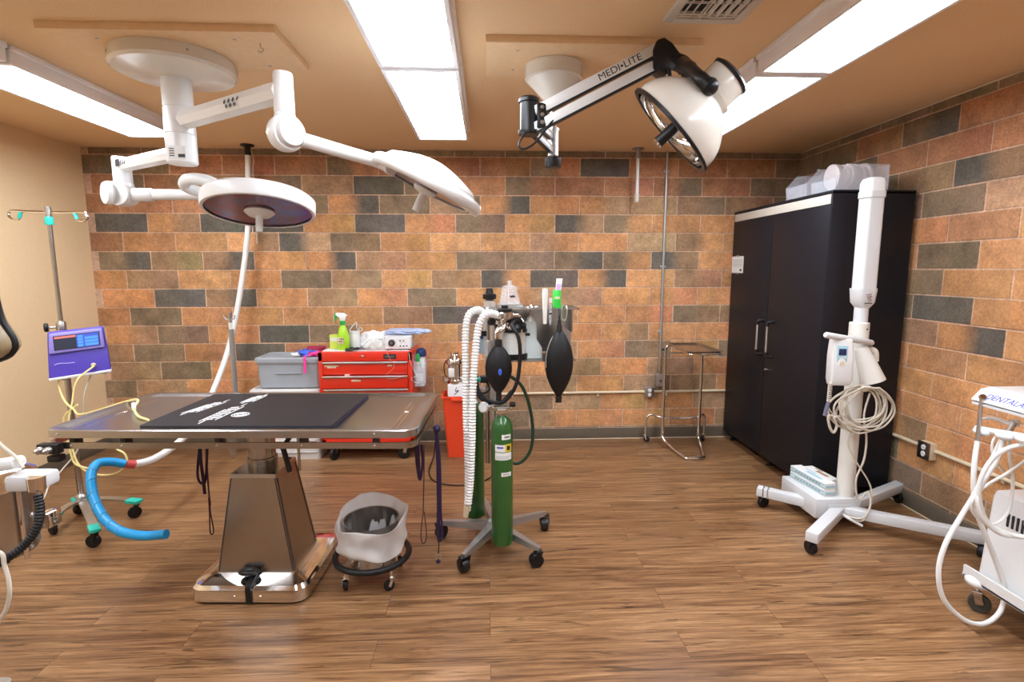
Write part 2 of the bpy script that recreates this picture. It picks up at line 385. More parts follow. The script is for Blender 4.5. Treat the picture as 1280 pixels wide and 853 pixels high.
def block_wall(name, rows, o, ud, nrm, even0, odd0, u0, u1):
    """one wall of split-face blocks laid in running bond: rows from the top, each a list of block colours from u0 on"""
    bm = bmesh.new(); o = V(o); ud = V(ud); nrm = V(nrm); up = V((0, 0, 1)); cols = []
    rng = random.Random(3 if name == 'wall_back' else 5)
    def vert(u, z, h, c):
        v = bm.verts.new(o+ud*u+up*z+nrm*h); cols.append((*c, 1)); return v
    def jit(c):
        k = rng.uniform(.84, 1.16); return tuple(min(1, v*k*rng.uniform(.985, 1.015)) for v in c)
    def block(ua, ub, za, zb, code):
        ua = max(ua, u0); ub = min(ub, u1)
        if ub-ua < .012: return
        g = .003; ch = .004; c1 = jit(BC[code[0]]); c2 = jit(BC[code[1]]) if len(code) > 1 else tuple(v*rng.uniform(.9, 1.1) for v in c1)
        e = tuple(.5*a+.5*b for a, b in zip(c1, (.46, .29, .19))); L = ub-ua
        us = [ua+g, ua+g+ch, ua+L*.38, ua+L*.66, ub-g-ch, ub-g]; zs = [za+g*.8, za+g*.8+ch, zb-g*.8-ch, zb-g*.8]
        hh = .006+rng.uniform(-.001, .001)
        G = [[vert(u, z, hh if 0 < i < 5 and 0 < j < 3 else 0, e if (i in (0, 5) or j in (0, 3)) else (c1 if i < 3 else c2)) for j, z in enumerate(zs)] for i, u in enumerate(us)]
        for i in range(5):
            for j in range(3): bm.faces.new((G[i][j], G[i+1][j], G[i+1][j+1], G[i][j+1]))
    for ri, row in enumerate(rows):
        zb = ZTOP-PITCH*(ri-1) if ri else H; za = ZTOP-PITCH*ri
        st = odd0 if ri % 2 else even0
        for n, code in enumerate(row): block(st+BL*(n-1), st+BL*n, za, zb, code)
    for code_row in range(1):                      # footing course behind the cove base
        n = 0
        while even0+BL*n < u1+BL: block(even0+BL*(n-1), even0+BL*n, 0, ZTOP-PITCH*15, 'k'); n += 1
    # mortar bed behind the blocks, one slab with depth
    def slab(a, b): return [bm.verts.new(o+ud*u+up*z+nrm*b) for u, z in a]
    A = slab(((u0-.0, 0), (u1, 0), (u1, H), (u0, H)), .0016); B = slab(((u0, 0), (u1, 0), (u1, H), (u0, H)), -.14)
    for _ in range(8): cols.append((.60, .40, .28, 1))
    bm.faces.new(A); bm.faces.new(B[::-1])
    for j in range(4): bm.faces.new((B[j], B[(j+1) % 4], A[(j+1) % 4], A[j]))
    bmesh.ops.recalc_face_normals(bm, faces=bm.faces)
    me = bpy.data.meshes.new(name); bm.to_mesh(me); bm.free()
    at = me.color_attributes.new('block', 'FLOAT_COLOR', 'POINT')
    for i, c in enumerate(cols): at.data[i].color = c
    me.materials.append(M['block']); ob = bpy.data.objects.new(name, me); COL.objects.link(ob); WM[ob.name] = Matrix.Identity(4)
    return struct(ob)
rowsB = [r.split() for r in '''
k k k k k k k k k k k k k k k k
k k r r r kr r r r kr d r r r k
rk r b rk b d kd r kr r r rk r k
r r r b k od k bk od o ob b bk b k
d ob d d o d o k o db ko o o o
r o O Ob dt k o O O po o t bo o o
kd b bd o od b o k k kd ko db o o
o b O o k b O b do d od o b o o
o d bd o b o k o ob b o o o o
o k o o o o b d bo o o o kb b o
ob k o d k o o b o o ob o o o
b k o d ro o o o o ob o kb o ko o
b k o ok b o o o o b o b o o
k bt o o o b b o b b o bk b o o
o b b o b b o b bk t o o b o
b b b b b b k b k to o o o b o'''.strip().split('\n')]
block_wall('wall_back', rowsB, (0, YB, 0), (1, 0, 0), (0, -1, 0), -2.726, -2.932, XL, XR)
# the right wall is read from the back corner towards the viewer
rowsR = [r.split() for r in '''
k k k k k k r k k k k k k k k k k
k k r kd r r r b r r r b r r r r r r
k r k r r r t r r b r r r r r r r r
k k k b db o r o b o o r b o o o b o
k b b k k p o o k o t o o b o o o o
o b o o r O o k o o o b o o o o o o
b o k o k o o o d o o o b o o o o o
o o b bk o o o o k o o o o o o b o o
k o o k d o o o b o o o o k o o o o
o b o b od o o k o o o b o o o o o o
o o o o o o o o b o o k o o o o o o
b o o o o o o o o o b o o o b o o o
o o b o o o b o o o o o b o o o o o
o b o ob o o o o o o b o o o o o o o
b o o k o o b o o o o b o o o o o o
k k k k b b o b o o b o o b o o o o'''.strip().split('\n')]
# u runs along -y from the back corner; joints at y = 2.745 (even courses) and 2.955 (odd courses)
block_wall('wall_right', rowsR, (XR, YB, 0), (0, -1, 0), (-1, 0, 0), YB-2.745-.411*4, YB-2.955-.411*3, 0, YB-YR)
struct(MB().box(((XL+XR)/2, YB-.0085, .05), (XR-XL, .007, .1), bev=.003).build('baseboard_back', 'cove'))
struct(MB().box((XR-.0085, (YB+YR)/2, .05), (.007, YB-YR-.03, .1), bev=.003).build('baseboard_right', 'cove'))
struct(MB().box((XL+.0045, (YB+YR)/2, .05), (.007, YB-YR-.03, .1), bev=.003).build('baseboard_left', 'cove'))
struct(MB().tube([(XL, YB-.012, .101), (XR, YB-.012, .101)], .003, 6, smooth=False).build('trim_1', 'mortar'))
struct(MB().tube([(XL+.008, YB-.012, .003), (XR-.008, YB-.012, .003)], .004, 6, smooth=False).build('trim_2', 'ivory'))
struct(MB().tube([(XR-.012, YB-.02, .003), (XR-.012, YR+.02, .003)], .004, 6, smooth=False).build('trim_3', 'ivory'))
struct(MB().tube([(XR-.008, YB-.02, H-.004), (XR-.008, YR+.02, H-.004)], .005, 6, smooth=False).build('trim_4', 'ivory'))

# ---------------------------------------------------------------- ceiling lights
def ceiling_light(x, y0, y1, label):
    t = thing('ceiling_light', label, 'ceiling light', (x, (y0+y1)/2, H), group='fluorescent ceiling lights')
    w = .17; L = (y1-y0)/2-.002
    h = MB()
    h.box((0, 0, -.012), (2*w+.03, 2*L, .024), bev=.004)
    for s in (-1, 1):
        h.box((s*(w-.006), 0, -.045), (.02, 2*L, .07), bev=.004); h.box((0, s*(L-.012), -.045), (2*w-.02, .024, .07), bev=.004)
    h.build('housing', 'fixture', t, local=True)
    MB().box((0, 0, -.071), (2*w-.034, 2*L-.046, .006)).build('lens', 'lens', t, local=True)
    return t
for x, row in ((-2.215, 'left'), (-.295, 'middle'), (1.405, 'right')):
    ceiling_light(x, 2.52, 3.82, 'long white fluorescent ceiling light at the far end of the %s row' % row)
    ceiling_light(x, 1.20, 2.50, 'long white fluorescent ceiling light in the %s row, next one nearer from the far end' % row)
    ceiling_light(x, -.12, 1.18, 'unseen fluorescent ceiling light added to the %s row above the viewer for brightness' % row)  # out of view, added to each row because the room needs its light

# ---------------------------------------------------------------- ceiling vents
def vent(x0, x1, y0, y1, label):
    t = thing('ceiling_vent', label, 'vent', ((x0+x1)/2, (y0+y1)/2, H))
    X = (x1-x0)/2; Yh = (y1-y0)/2
    MB().box((0, 0, -.003), (2*X-.03, 2*Yh-.03, .006)).build('duct', 'dark_hole', t, local=True)
    f = MB()
    for s in (-1, 1):
        f.box((s*(X-.018), 0, -.008), (.036, 2*Yh, .016), bev=.003); f.box((0, s*(Yh-.018), -.008), (2*X-.072, .036, .016))
    for k in range(2): f.box((0, Yh-.05-.02*k, -.010), (2*X-.07, .012, .010))
    f.box((-.02, 0, -.010), (.006, 2*Yh-.07, .012)); f.box((0, 0, -.012), (2*X-.07, .004, .008))
    f.build('frame', 'ventwhite', t, local=True)
    for k in range(7):
        x = -X+.055+k*(2*X-.11)/6
        b = MB(); b.box((x, -.01, -.014), (.016 if k > 2 else .005, 2*Yh-.10, .004), mtx=Matrix.Rotation(.7 if k > 2 else 0, 3, 'Y')); b.build('louver', 'ventwhite', t, local=True)
    return t
vent(.684, .985, 1.86, 2.168, 'white louvered air vent in the tan ceiling above the black-headed lamp')
vent(-2.05, -1.74, 1.83, 2.135, 'cream air vent in the ceiling cut off at the top left of the picture')

# ---------------------------------------------------------------- mounting boards
def board(x0, x1, y0, y1, label, holes):
    t = thing('mounting_board', label, 'board', ((x0+x1)/2, (y0+y1)/2, H), group='ceiling mounting boards')
    MB().box((0, 0, -.015), (x1-x0, y1-y0, .03), bev=.002).build('panel', 'ply', t, local=True)
    for x, y in holes:
        MB().lathe([(0, -.033), (.006, -.032), (.008, -.03), (0, -.029)], (x, y, 0), seg=10).build('bolt_head', 'nickel', t, local=True)
    return t
b1 = board(-1.75, -.835, 2.283, 2.69, 'tan painted board on the ceiling behind the white twin surgical light', ((-.28, -.12), (.27, -.13), (.30, .15), (-.3, .15)))
MB().tube([(.36, -.10, -.03), (.36, -.10, -.045), (.372, -.10, -.055), (.36, -.10, -.066), (.348, -.10, -.06)], .0022, 6).build('hook', 'nickel', b1, local=True)
board(0, .912, 2.335, 2.74, 'tan painted board on the ceiling behind the spring-arm examination lamp', ((-.32, -.12), (.27, -.13), (-.33, .1)))

# ---------------------------------------------------------------- conduits and outlets
def outlet_plate(t, o, u, n, w=.072, h=.085, d=.05, body='gal'):
    """boxed duplex receptacle: o centre on the wall, u along the wall, n out of it"""
    o, u, n = V(o), V(u), V(n); mx = Matrix((u, n, V((0, 0, 1)))).transposed()
    MB().box(o+n*d/2, (w, d, h), bev=.004, mtx=mx).build('box', body, t)
    MB().box(o+n*(d+.002), (w+.004, .004, h+.004), bev=.0015, mtx=mx).build('cover', 'nickel', t)
    for s in (-1, 1):
        c = o+n*(d+.005)+V((0, 0, s*.02))
        r = MB(); r.lathe([(0, -.002), (.0155, -.002), (.0155, .0015), (0, .0015)], c, n, 18); q = r.build('receptacle', 'paper', t)
        sl = MB()
        for k in (-1, 1): sl.box(c+u*k*.006+n*.0018, (.002, .001, .008), mtx=mx)
        sl.build('slot', 'ink', q)
t = thing('conduit', 'thin grey conduit running down the block wall from the ceiling to the switch box', 'conduit', (1.495,4.460,2.403))
P0 = V((1.495,4.460,2.422)); P1 = V((1.471,4.460,0.562))
cx = .5*(P0.x+P1.x)
MB().tube([(cx, 4.46, H-.002), (cx, 4.46, .585)], .0105, 12, smooth=False).build('pipe', 'gal', t)
MB().cyl((cx, 4.46, .62), (cx, 4.46, .58), .015, seg=14).build('connector', 'nickel', t)
for z in (2.28, 1.5, .95): MB().box((cx, 4.468, z), (.05, .018, .02), bev=.003).build('strap', 'gal', t)
sb = thing('switch_box', 'grey metal switch box at the foot of the thin grey conduit', 'switch box', (cx, 4.478, .60))
MB().box((cx, 4.452, .53), (.062, .052, .105), bev=.003).build('box', 'gal', sb)
MB().box((cx, 4.4245, .53), (.066, .004, .109), bev=.001).build('cover', 'satin', sb)
MB().box((cx, 4.419, .525), (.012, .012, .018), bev=.002).build('toggle', 'ink', sb)
ob = thing('outlet_box', 'grey outlet box on the back wall beside the chrome tray stand', 'outlet', (1.386,4.478,0.424))
outlet_plate(ob, (1.393,4.478,0.424), (1, 0, 0), (0, -1, 0))
t = thing('conduit', 'cream painted conduit running level along the foot of the back wall', 'conduit', (0, 4.465, .57))
zc = .42
MB().tube([(-.35, 4.465, zc-.004), (2.60, 4.465, zc+.006)], .0115, 12, smooth=False).build('pipe', 'ivory', t)
for x in (.95, 1.55, .2): MB().box((x, 4.470, zc-.012), (.02, .018, .045), bev=.004).build('strap', 'ivory', t)
t = thing('conduit', 'cream painted conduit running along the right wall behind the white cart', 'conduit', (2.6, 3, .5))
MB().tube([(2.60, 4.40, .425), (2.60, 1.2, .425)], .0115, 12, smooth=False).build('pipe', 'ivory', t)
for y in (3.9, 2.45, 1.7): MB().box((2.605, y, .425), (.018, .02, .05), bev=.004).build('strap', 'ivory', t)
ob = thing('outlet_box', 'outlet box with dark cover on the right wall beside the black cabinet', 'outlet', (2.612,2.899,0.419))
outlet_plate(ob, (2.612,2.905,0.417), (0, -1, 0), (-1, 0, 0), w=.085, h=.10, d=.045, body='ivory')

# ---------------------------------------------------------------- camera
cam = bpy.data.cameras.new('camera'); cam.sensor_width = 36; cam.lens = 663.0/1280*36; cam.clip_start = .02
co = bpy.data.objects.new('camera', cam); COL.objects.link(co)
ya, pi_, ro = .0455, .1341, -.0015
fw = V((math.sin(ya)*math.cos(pi_), math.cos(ya)*math.cos(pi_), -math.sin(pi_))); rt = V((math.cos(ya), -math.sin(ya), 0)); up = rt.cross(fw)
r2 = rt*math.cos(ro)+up*math.sin(ro); u2 = -rt*math.sin(ro)+up*math.cos(ro)
mw = Matrix((r2, u2, -fw)).transposed().to_4x4(); mw.translation = (0, 0, 1.4793); co.matrix_world = mw
SC.camera = co
SC.world = bpy.data.worlds.new('world'); SC.world.use_nodes = True
SC.world.node_tree.nodes['Background'].inputs['Color'].default_value = (.05, .05, .05, 1)
SC.view_settings.view_transform = 'Standard'; SC.view_settings.look = 'None'; SC.view_settings.gamma = 1; SC.view_settings.use_curve_mapping = False
SC.view_settings.exposure = 1.05
# ================================================================ twin surgical light hanging from the ceiling
CX, CY = -1.39, 2.583
t = thing('surgical_light', 'white twin-head surgical light on a central ceiling column over the operating table', 'surgical light', (CX, CY, 2.41))
p = MB().lathe([(0, 0), (.245, 0), (.25, -.012), (.25, -.05), (.238, -.062), (.10, -.078), (.075, -.085), (0, -.085)], (CX, CY, 2.41), seg=48).build('ceiling_plate', 'cream', t, ang=25)
for a in (.6, 2.2, 3.9, 5.4): MB().lathe([(0, .252), (.006, .252), (.006, .248), (0, .248)], (CX, CY, 2.382), (math.cos(a), math.sin(a), 0), 8).build('screw', 'nickel', p)
MB().lathe([(0, 2.34), (.062, 2.34), (.062, 2.205), (.059, 2.203), (.059, 2.200), (.062, 2.198), (.0635, 2.09), (.060, 2.088), (.060, 2.085), (.0635, 2.083), (.0635, 1.965), (.058, 1.958), (0, 1.958)], (CX, CY, 0), seg=36).build('column', 'white', t)
lb = MB(); lb.box((CX+.012, CY-.0628, 2.0), (.075, .003, .055), bev=.001); lab = lb.build('rating_label', 'paper', t)
for k in range(4): MB().box((CX-.01, CY-.0648, 2.015-.01*k), (.022, .001, .004)).build('print', 'ink', lab)
MB().box((CX+.032, CY-.0648, 1.985), (.03, .001, .014)).build('print', 'ink', lab)
def octtube(m, a, b, w):                       # eight-sided arm
    a, b = V(a), V(b); return m.lathe([(0, 0), (w, 0), (w, (b-a).length), (0, (b-a).length)], a, b-a, 8)
E1 = V((-.775, 2.154, 2.147))
octtube(MB(), (CX+.03, CY-.02, 2.147), E1, .042).build('arm', 'white', t, ang=20)
d = (E1-V((CX, CY, 2.147))).normalized(); nrm = V((d.y, -d.x, 0)); nrm = nrm if nrm.y < 0 else -nrm
bd = MB()
for k in range(4):
    c = V((CX, CY, 2.150))+d*(.44+.030*k)+nrm*.0435
    bd.bar(c-V((0, 0, .006))-d*.005, c+V((0, 0, .006))+d*.005, .010 if k < 3 else .006, .0012, up=nrm)
for k in range(3):
    c = V((CX, CY, 2.132))+d*(.45+.028*k)+nrm*.0425
    bd.bar(c-V((0, 0, .004))-d*.004, c+V((0, 0, .004))+d*.004, .014, .0012, up=nrm)
bd.build('arm_marking', 'ink', t)
# right-hand joint, boom and head
MB().lathe([(0, 2.215), (.034, 2.215), (.037, 2.21), (.038, 2.07), (.0365, 2.069), (.0365, 2.066), (.038, 2.065), (.042, 2.02), (0, 2.02)], (E1.x+.008, E1.y, 0), seg=28).build('swivel', 'white', t)
K1 = V((E1.x+.012, E1.y, 1.998)); ax = V((.75, -.66, 0)).normalized()
MB().lathe([(0, -.055), (.045, -.052), (.066, -.03), (.07, 0), (.066, .022), (.064, .024), (0, .026)], K1, ax, 32).build('elbow', 'white', t)
MB().lathe([(0, .024), (.054, .024), (.056, .034), (.05, .046), (0, .048)], K1, ax, 32).build('elbow_cap', 'white', t)
HC = V((-.268, 2.44, 1.843)); fd = V((.87, .10, -.44)).normalized()
B0 = K1+V((.05, .01, -.02)); B1 = HC-fd*.225
MB().tube([B0, B0+(B1-B0)*.5, B1, HC-fd*.15+V((0, -.09, -.01))], .027, 16, n=8).build('boom', 'white', t)
nn = V((-.43, .0, -.88)); nn = (nn-fd*nn.dot(fd)).normalized(); sd = fd.cross(nn).normalized(); sd = sd if sd.y < 0 else -sd
def head(c, n, R, cap, par, handle=.085):
    """round operating-light head: n points out of the lens"""
    h = MB().lathe([(R*.93, .012), (R*.985, .012), (R, .004), (R, -.05), (R*.93, -.066)] + [(R*(.93-.93*i/6)*(1 if i < 6 else 0), -.066-cap*math.sin(i/6*PI/2)) for i in range(1, 7)], c, n, 56)
    hd = h.build('lamp_head', 'white', par)
    MB().lathe([(0, .002), (R*.935, .002), (R*.935, .006), (0, .006)], c, n, 48).build('lens_reflector', 'film_lens', hd)
    k = MB(); k.lathe([(0, .005), (R*.25, .005), (R*.27, .014), (R*.20, .030), (R*.08, .034), (0, .034)], c, n, 28).build('handle_hub', 'offwhite', hd)
    MB().lathe([(0, .03), (.018, .03), (.016, .03+handle), (.013, .03+handle), (.013, .022+handle), (0, .022+handle)], c, n, 18).build('sterile_handle', 'offwhite', hd)
    MB().lathe([(0, .0235+handle), (.0128, .0235+handle), (0, .024+handle)], c, n, 14).build('handle_bore', 'ink', hd)
    return hd
head(HC, nn, .212, .052, t)
g = []
for i in range(13):                            # tube frame hugging the near half of the head
    a = PI-PI*i/12; g.append(HC+fd*(.232*math.cos(a))+sd*(.232*math.sin(a))-nn*.01)
MB().tube(g+[g[-1]+fd*.02-sd*.01], .027, 16, n=3).build('ring_frame', 'white', t)
# left-hand arm, drop joint, horizontal tube and second head
E2 = V((-1.880, 2.921, 2.014))
octtube(MB(), (CX-.02, CY+.02, 2.014), E2, .036).build('arm', 'white', t, ang=20)
d = (E2-V((CX, CY, 2.014))).normalized(); nrm = V((-d.y, d.x, 0)); nrm = nrm if nrm.y < 0 else -nrm
m = MB(); c = V((CX, CY, 2.018))+d*.56+nrm*.037
m.bar(c-d*.026, c+d*.026, .034, .0014, up=nrm)
for k in range(3): m.bar(c-d*(.045+.02*k)-V((0, 0, .012)), c-d*(.040+.02*k)+V((0, 0, .012)), .005, .0012, up=nrm)
m.build('arm_marking', 'ink', t)
MB().lathe([(0, 2.055), (.040, 2.055), (.043, 2.05), (.043, 1.93), (.041, 1.929), (.041, 1.926), (.045, 1.925), (.048, 1.89), (0, 1.89)], (E2.x, E2.y, 0), seg=28).build('swivel', 'white', t)
K2 = V((-1.885, 2.91, 1.868))
MB().lathe([(0, -.075), (.05, -.07), (.06, -.04), (.062, 0), (.06, .05), (0, .055)], K2, (0, -1, 0), 32).build('elbow', 'white', t)
MB().lathe([(0, .05), (.056, .05), (.06, .06), (.054, .078), (0, .082)], K2, V((-.6, -.8, 0)), 32).build('elbow_cap', 'white', t)
L2 = V((-1.128, 2.75, 1.775)); n2 = V((.02, -.225, -.974)).normalized()
MB().lathe([(0, 0), (.034, 0), (.034, .10), (.028, .11), (0, .11)], K2+V((.05, 0, -.003)), (1, -.03, 0), 20).build('tube_socket', 'white', t)
MB().tube([K2+V((.14, 0, -.002)), V((-1.60, 2.90, 1.866)), V((-1.40, 2.895, 1.864)), V((-1.345, 2.88, 1.860)), V((-1.36, 2.84, 1.860)), V((-1.44, 2.79, 1.868)), V((-1.475, 2.74, 1.890)), V((-1.43, 2.70, 1.912)), V((-1.34, 2.69, 1.905)), V((-1.27, 2.70, 1.865)), V((-1.21, 2.72, 1.83))], .027, 16, n=6).build('curved_yoke', 'white', t)
head(L2, n2, .262, .02, t)
MB().cyl(L2-n2*.07+V((0, 0, .0)), L2-n2*.10, .06, .05, 24).build('pivot_cap', 'white', t)

# ================================================================ spring-arm examination lamp
SX, SY = .313, 2.586
t = thing('examination_lamp', 'spring-arm examination lamp with black joints and cream dome on the right ceiling board', 'lamp', (SX, SY, 2.41))
MB().lathe([(0, 2.41), (.130, 2.41), (.133, 2.407), (.133, 2.348), (.122, 2.344), (.118, 2.338), (.046, 2.258), (.034, 2.25), (.03, 2.24), (0, 2.24)], (SX, SY, 0), seg=40).build('canopy', 'cream', t, ang=18)
MB().lathe([(0, 2.25), (.017, 2.25), (.017, 1.99), (0, 1.99)], (SX, SY, 0), seg=20).build('stem', 'chrome', t)
MB().lathe([(0, 2.245), (.024, 2.245), (.026, 2.22), (0, 2.22)], (SX, SY, 0), seg=20).build('collar', 'satin', t)
MB().lathe([(0, 2.130), (.024, 2.130), (.024, 2.01), (.021, 2.008), (0, 2.008)], (SX, SY, 0), seg=22).build('sleeve', 'satin', t)
MB().lathe([(0, 2.133), (.028, 2.133), (.028, 2.122), (0, 2.122)], (SX, SY, 0), seg=22).build('collar', 'satin', t)
MB().lathe([(0, 1.955), (.036, 1.957), (.038, 1.962), (.038, 1.998), (.034, 2.003), (0, 2.003)], (SX, SY, 0), seg=26).build('end_cap', 'black', t)
PV = V((0.180,2.350,2.121))
for dz in (.0, .062):                        # two short bars from the stem to the pivot
    a = V((SX-.008, SY-.01, 2.036+dz)); b = PV+V((.012, .01, -.052+dz*.75))
    MB().bar(a, b, .022, .03, bev=.003).build('lower_bar', 'white', t)
    MB().bar(a-V((0, 0, .0165)), b-V((0, 0, .0165)), .023, .004).build('bar_edging', 'black', t)
pv = MB().lathe([(0, -.075), (.042, -.075), (.045, -.07), (.045, -.058), (.037, -.056), (.037, .055), (.044, .057), (.044, .07), (.036, .078), (0, .078)], PV, seg=30).build('pivot_post', 'black', t)
br = MB().box(PV+V((.052, -.012, -.003)), (.045, .05, .105), rz=.1, bev=.008).build('bracket', 'black', t)
for k in (-1, 0, 1): MB().lathe([(0, .02), (.008, .024), (.010, .03), (.007, .036), (0, .037)], PV+V((.052, -.005, k*.03)), (.05, -1, 0), 12).build('bolt', 'nickel', br)
H0 = V((0.746,2.270,2.337))
u0 = V((0.222,2.330,2.145)); u1 = V((0.699,2.270,2.370)); l0 = V((0.216,2.330,2.078)); l1 = V((0.691,2.270,2.305))
dv = (u1-u0).normalized(); fr = V((0, -1, 0)); fr = (fr-dv*fr.dot(dv)).normalized(); uu = dv.cross(fr); uu = uu if uu.z > 0 else -uu
MB().bar(u0-dv*.02, u1+dv*.03, .024, .044, up=uu, bev=.003).build('spring_bar', 'white', t)
MB().bar(l0-dv*.02, l1+dv*.03, .024, .040, up=uu, bev=.003).build('spring_bar', 'white', t)
for a, b, hh in ((u0, u1, .024), (l0, l1, .022)):
    MB().bar(a-dv*.02-uu*hh, b+dv*.03-uu*hh, .0255, .009, up=uu).build('bar_edging', 'black', t)
text('lettering', 'MEDI\u2022LITE', .038, u0+dv*.268+fr*.0128+uu*.0005, dv, uu, 'ink', t, stretch=1.12, ext=.0004)
MB().tube([PV+V((-.01, -.03, -.06)), PV+V((-.045, -.05, -.12)), PV+V((-.03, -.06, -.145)), PV+V((.02, -.06, -.12)), PV+V((.085, -.04, -.04)), PV+V((.12, -.03, .0))], .0045, 8).build('lamp_cord', 'rubber', t)
# black head joint
jp = [V((0.676,2.240,2.361)), V((0.688,2.240,2.394)), V((0.717,2.240,2.403)), V((0.750,2.240,2.383)), V((0.788,2.240,2.338)), V((0.770,2.240,2.295)), V((0.735,2.240,2.264)), V((0.706,2.240,2.270)), V((0.679,2.240,2.288))]
MB().prism(jp, (0, .075, 0), bev=.006).build('knuckle', 'black', t)
MB().tube([V((0.753,2.270,2.327)), V((0.797,2.260,2.309)), V((0.817,2.260,2.291))], .034, 18, n=4).build('clutch', 'black', t)
MB().lathe([(0, 0), (.008, 0), (.008, .05), (.014, .052), (.014, .075), (0, .078)], (0.738,2.240,2.283), (.1, -.2, -1), 12).build('lock_screw', 'black', t)
RC = V((0.714,2.130,2.011)); an = V((-.71, .25, -.66)).normalized()          # rim centre, axis out of the bowl
rb = [V((0.765,2.160,2.272)), V((0.760,2.060,2.219)), V((0.767,1.980,2.161)), V((0.794,1.965,2.130))]
MB().tube(rb, [.028, .026, .022, .024, .027], 14, n=5).build('yoke_arm', 'black', t)
MB().sphere(V((0.801,1.975,2.130)), (.032, .030, .032)).build('yoke_end', 'black', t)
MB().tube([V((0.807,2.250,2.287)), V((0.823,2.270,2.251)), V((0.848,2.280,2.217)), V((0.893,2.290,2.221))], .018, 12, n=5).build('yoke_arm', 'black', t)
R = .200; prof = [(R*1.0, 0), (R*1.03, -.002), (R*1.03, -.010), (R*.995, -.012)]
prof += [(R*(1-.60*(i/9)**2.2), -.012-.168*i/9) for i in range(1, 10)]
dome = MB().lathe(prof+[(R*.40, -.185)], RC, an, 56).build('dome_shade', 'cream', t)
MB().lathe([(R*.94, -.004)]+[(R*(.95-.60*(i/9)**2.2), -.012-.155*i/9) for i in range(0, 10)]+[(0, -.168)], RC, an, 56).build('reflector', 'chrome', dome)
MB().lathe([(R*.94, .001), (R*1.035, .001), (R*1.04, -.009), (R*1.0, -.013), (R*.94, -.003), (R*.94, .001)], RC, an, 56).build('rim', 'black', dome)
MB().lathe([(0, -.155), (R*.42, -.155), (R*.45, -.182), (R*.46, -.196), (R*.40, -.2), (R*.40, -.27), (R*.36, -.285), (0, -.285)], RC, an, 36).build('lamp_housing', 'cream', t)
MB().lathe([(0, -.28), (R*.41, -.27), (R*.42, -.282), (R*.35, -.292), (0, -.292)], RC, an, 36).build('housing_cap', 'black', t)
MB().lathe([(0, -.09), (.022, -.09), (.022, .055), (.02, .06), (0, .06)], RC, an, 20).build('handle', 'black', t)
MB().lathe([(0, .058), (.0235, .058), (.0235, .066), (0, .066)], RC, an, 20).build('handle_ring', 'chrome', t)

# ================================================================ ceiling drop pipe and scavenger hose
t = thing('drop_pipe', 'short white pipe stub hanging from the ceiling by the back wall, right of the lamp', 'pipe', (1.212, 4.36, H))
MB().lathe([(0, 2.44), (.045, 2.44), (.045, 2.43), (.018, 2.428), (.018, 2.385), (.022, 2.38), (.022, 2.36), (0, 2.36)], (1.212, 4.36, 0), seg=20).build('ceiling_flange', 'alu', t)
MB().lathe([(0, 2.37), (.014, 2.37), (.014, 2.075), (0, 2.075)], (1.212, 4.36, 0), seg=16).build('pipe', 'white', t)
MB().lathe([(0, 2.085), (.017, 2.085), (.017, 2.025), (.014, 2.02), (0, 2.02)], (1.212, 4.36, 0), seg=16).build('end_fitting', 'offwhite', t)
t = thing('scavenger_hose', 'long white hose dropping from the ceiling behind the table and ending in a blue tip', 'hose', (-1.850,4.360,2.446))
q = V((-1.851,4.360,2.434))
MB().lathe([(0, 2.44), (.05, 2.44), (.05, 2.43), (.022, 2.428), (.022, 2.36), (0, 2.36)], (q.x, q.y, 0), seg=20).build('ceiling_flange', 'black', t)
HP = [V((q.x, q.y, 2.37)), V((-1.858,4.360,2.236)), V((-1.884,4.360,1.839)), V((-1.938,4.340,1.464)), V((-2.008,4.300,1.086)), V((-2.058,4.220,0.809)), V((-2.096,4.050,0.560)), V((-2.087,3.850,0.416)), V((-2.039,3.550,0.373)), V((-2.000,3.300,0.364)), V((-1.985,3.100,0.370)), V((-2.025,3.000,0.379))]
MB().tube(HP, .021, 14, n=8).build('white_hose', 'hose', t)
r0 = V((-2.021,3.000,0.379)); r1 = V((-2.046,2.960,0.399))
MB().tube([r0, r1], .024, 14, smooth=False).build('coupling', mat('coral_coupling', (.70, .10, .09), .5), t)
BP = [r1, V((-2.086,2.920,0.425)), V((-2.119,2.860,0.439)), V((-2.114,2.800,0.399)), V((-2.069,2.740,0.300)), V((-1.984,2.680,0.212)), V((-1.883,2.640,0.160)), V((-1.761,2.620,0.142)), V((-1.629,2.600,0.157))]
bh = MB().tube(BP, .0235, 14, n=9).build('blue_tip', 'blue', t)
P = crom(BP, 40); tw = []
for i, pt in enumerate(P):
    if i < len(P)*.3 or i > len(P)*.8: continue
    tg = (P[min(i+1, len(P)-1)]-P[i-1]).normalized(); x, y, _ = frame(tg); a = i*.30
    tw.append(pt+x*(.0235*math.cos(a))+y*(.0235*math.sin(a)))
MB().tube(tw, .0028, 6, smooth=False).build('spiral_rib', mat('pale_blue_vinyl', (.10, .42, .72), .35), bh)
MB().tube([V((q.x+.03, q.y-.01, 2.40)), V((-1.801,4.340,2.323)), V((-1.813,4.340,2.233)), V((-1.805,4.340,2.082)), V((-1.816,4.340,1.714)), V((-1.811,4.340,1.702))], .0025, 6).build('pull_cord', 'cord', t)
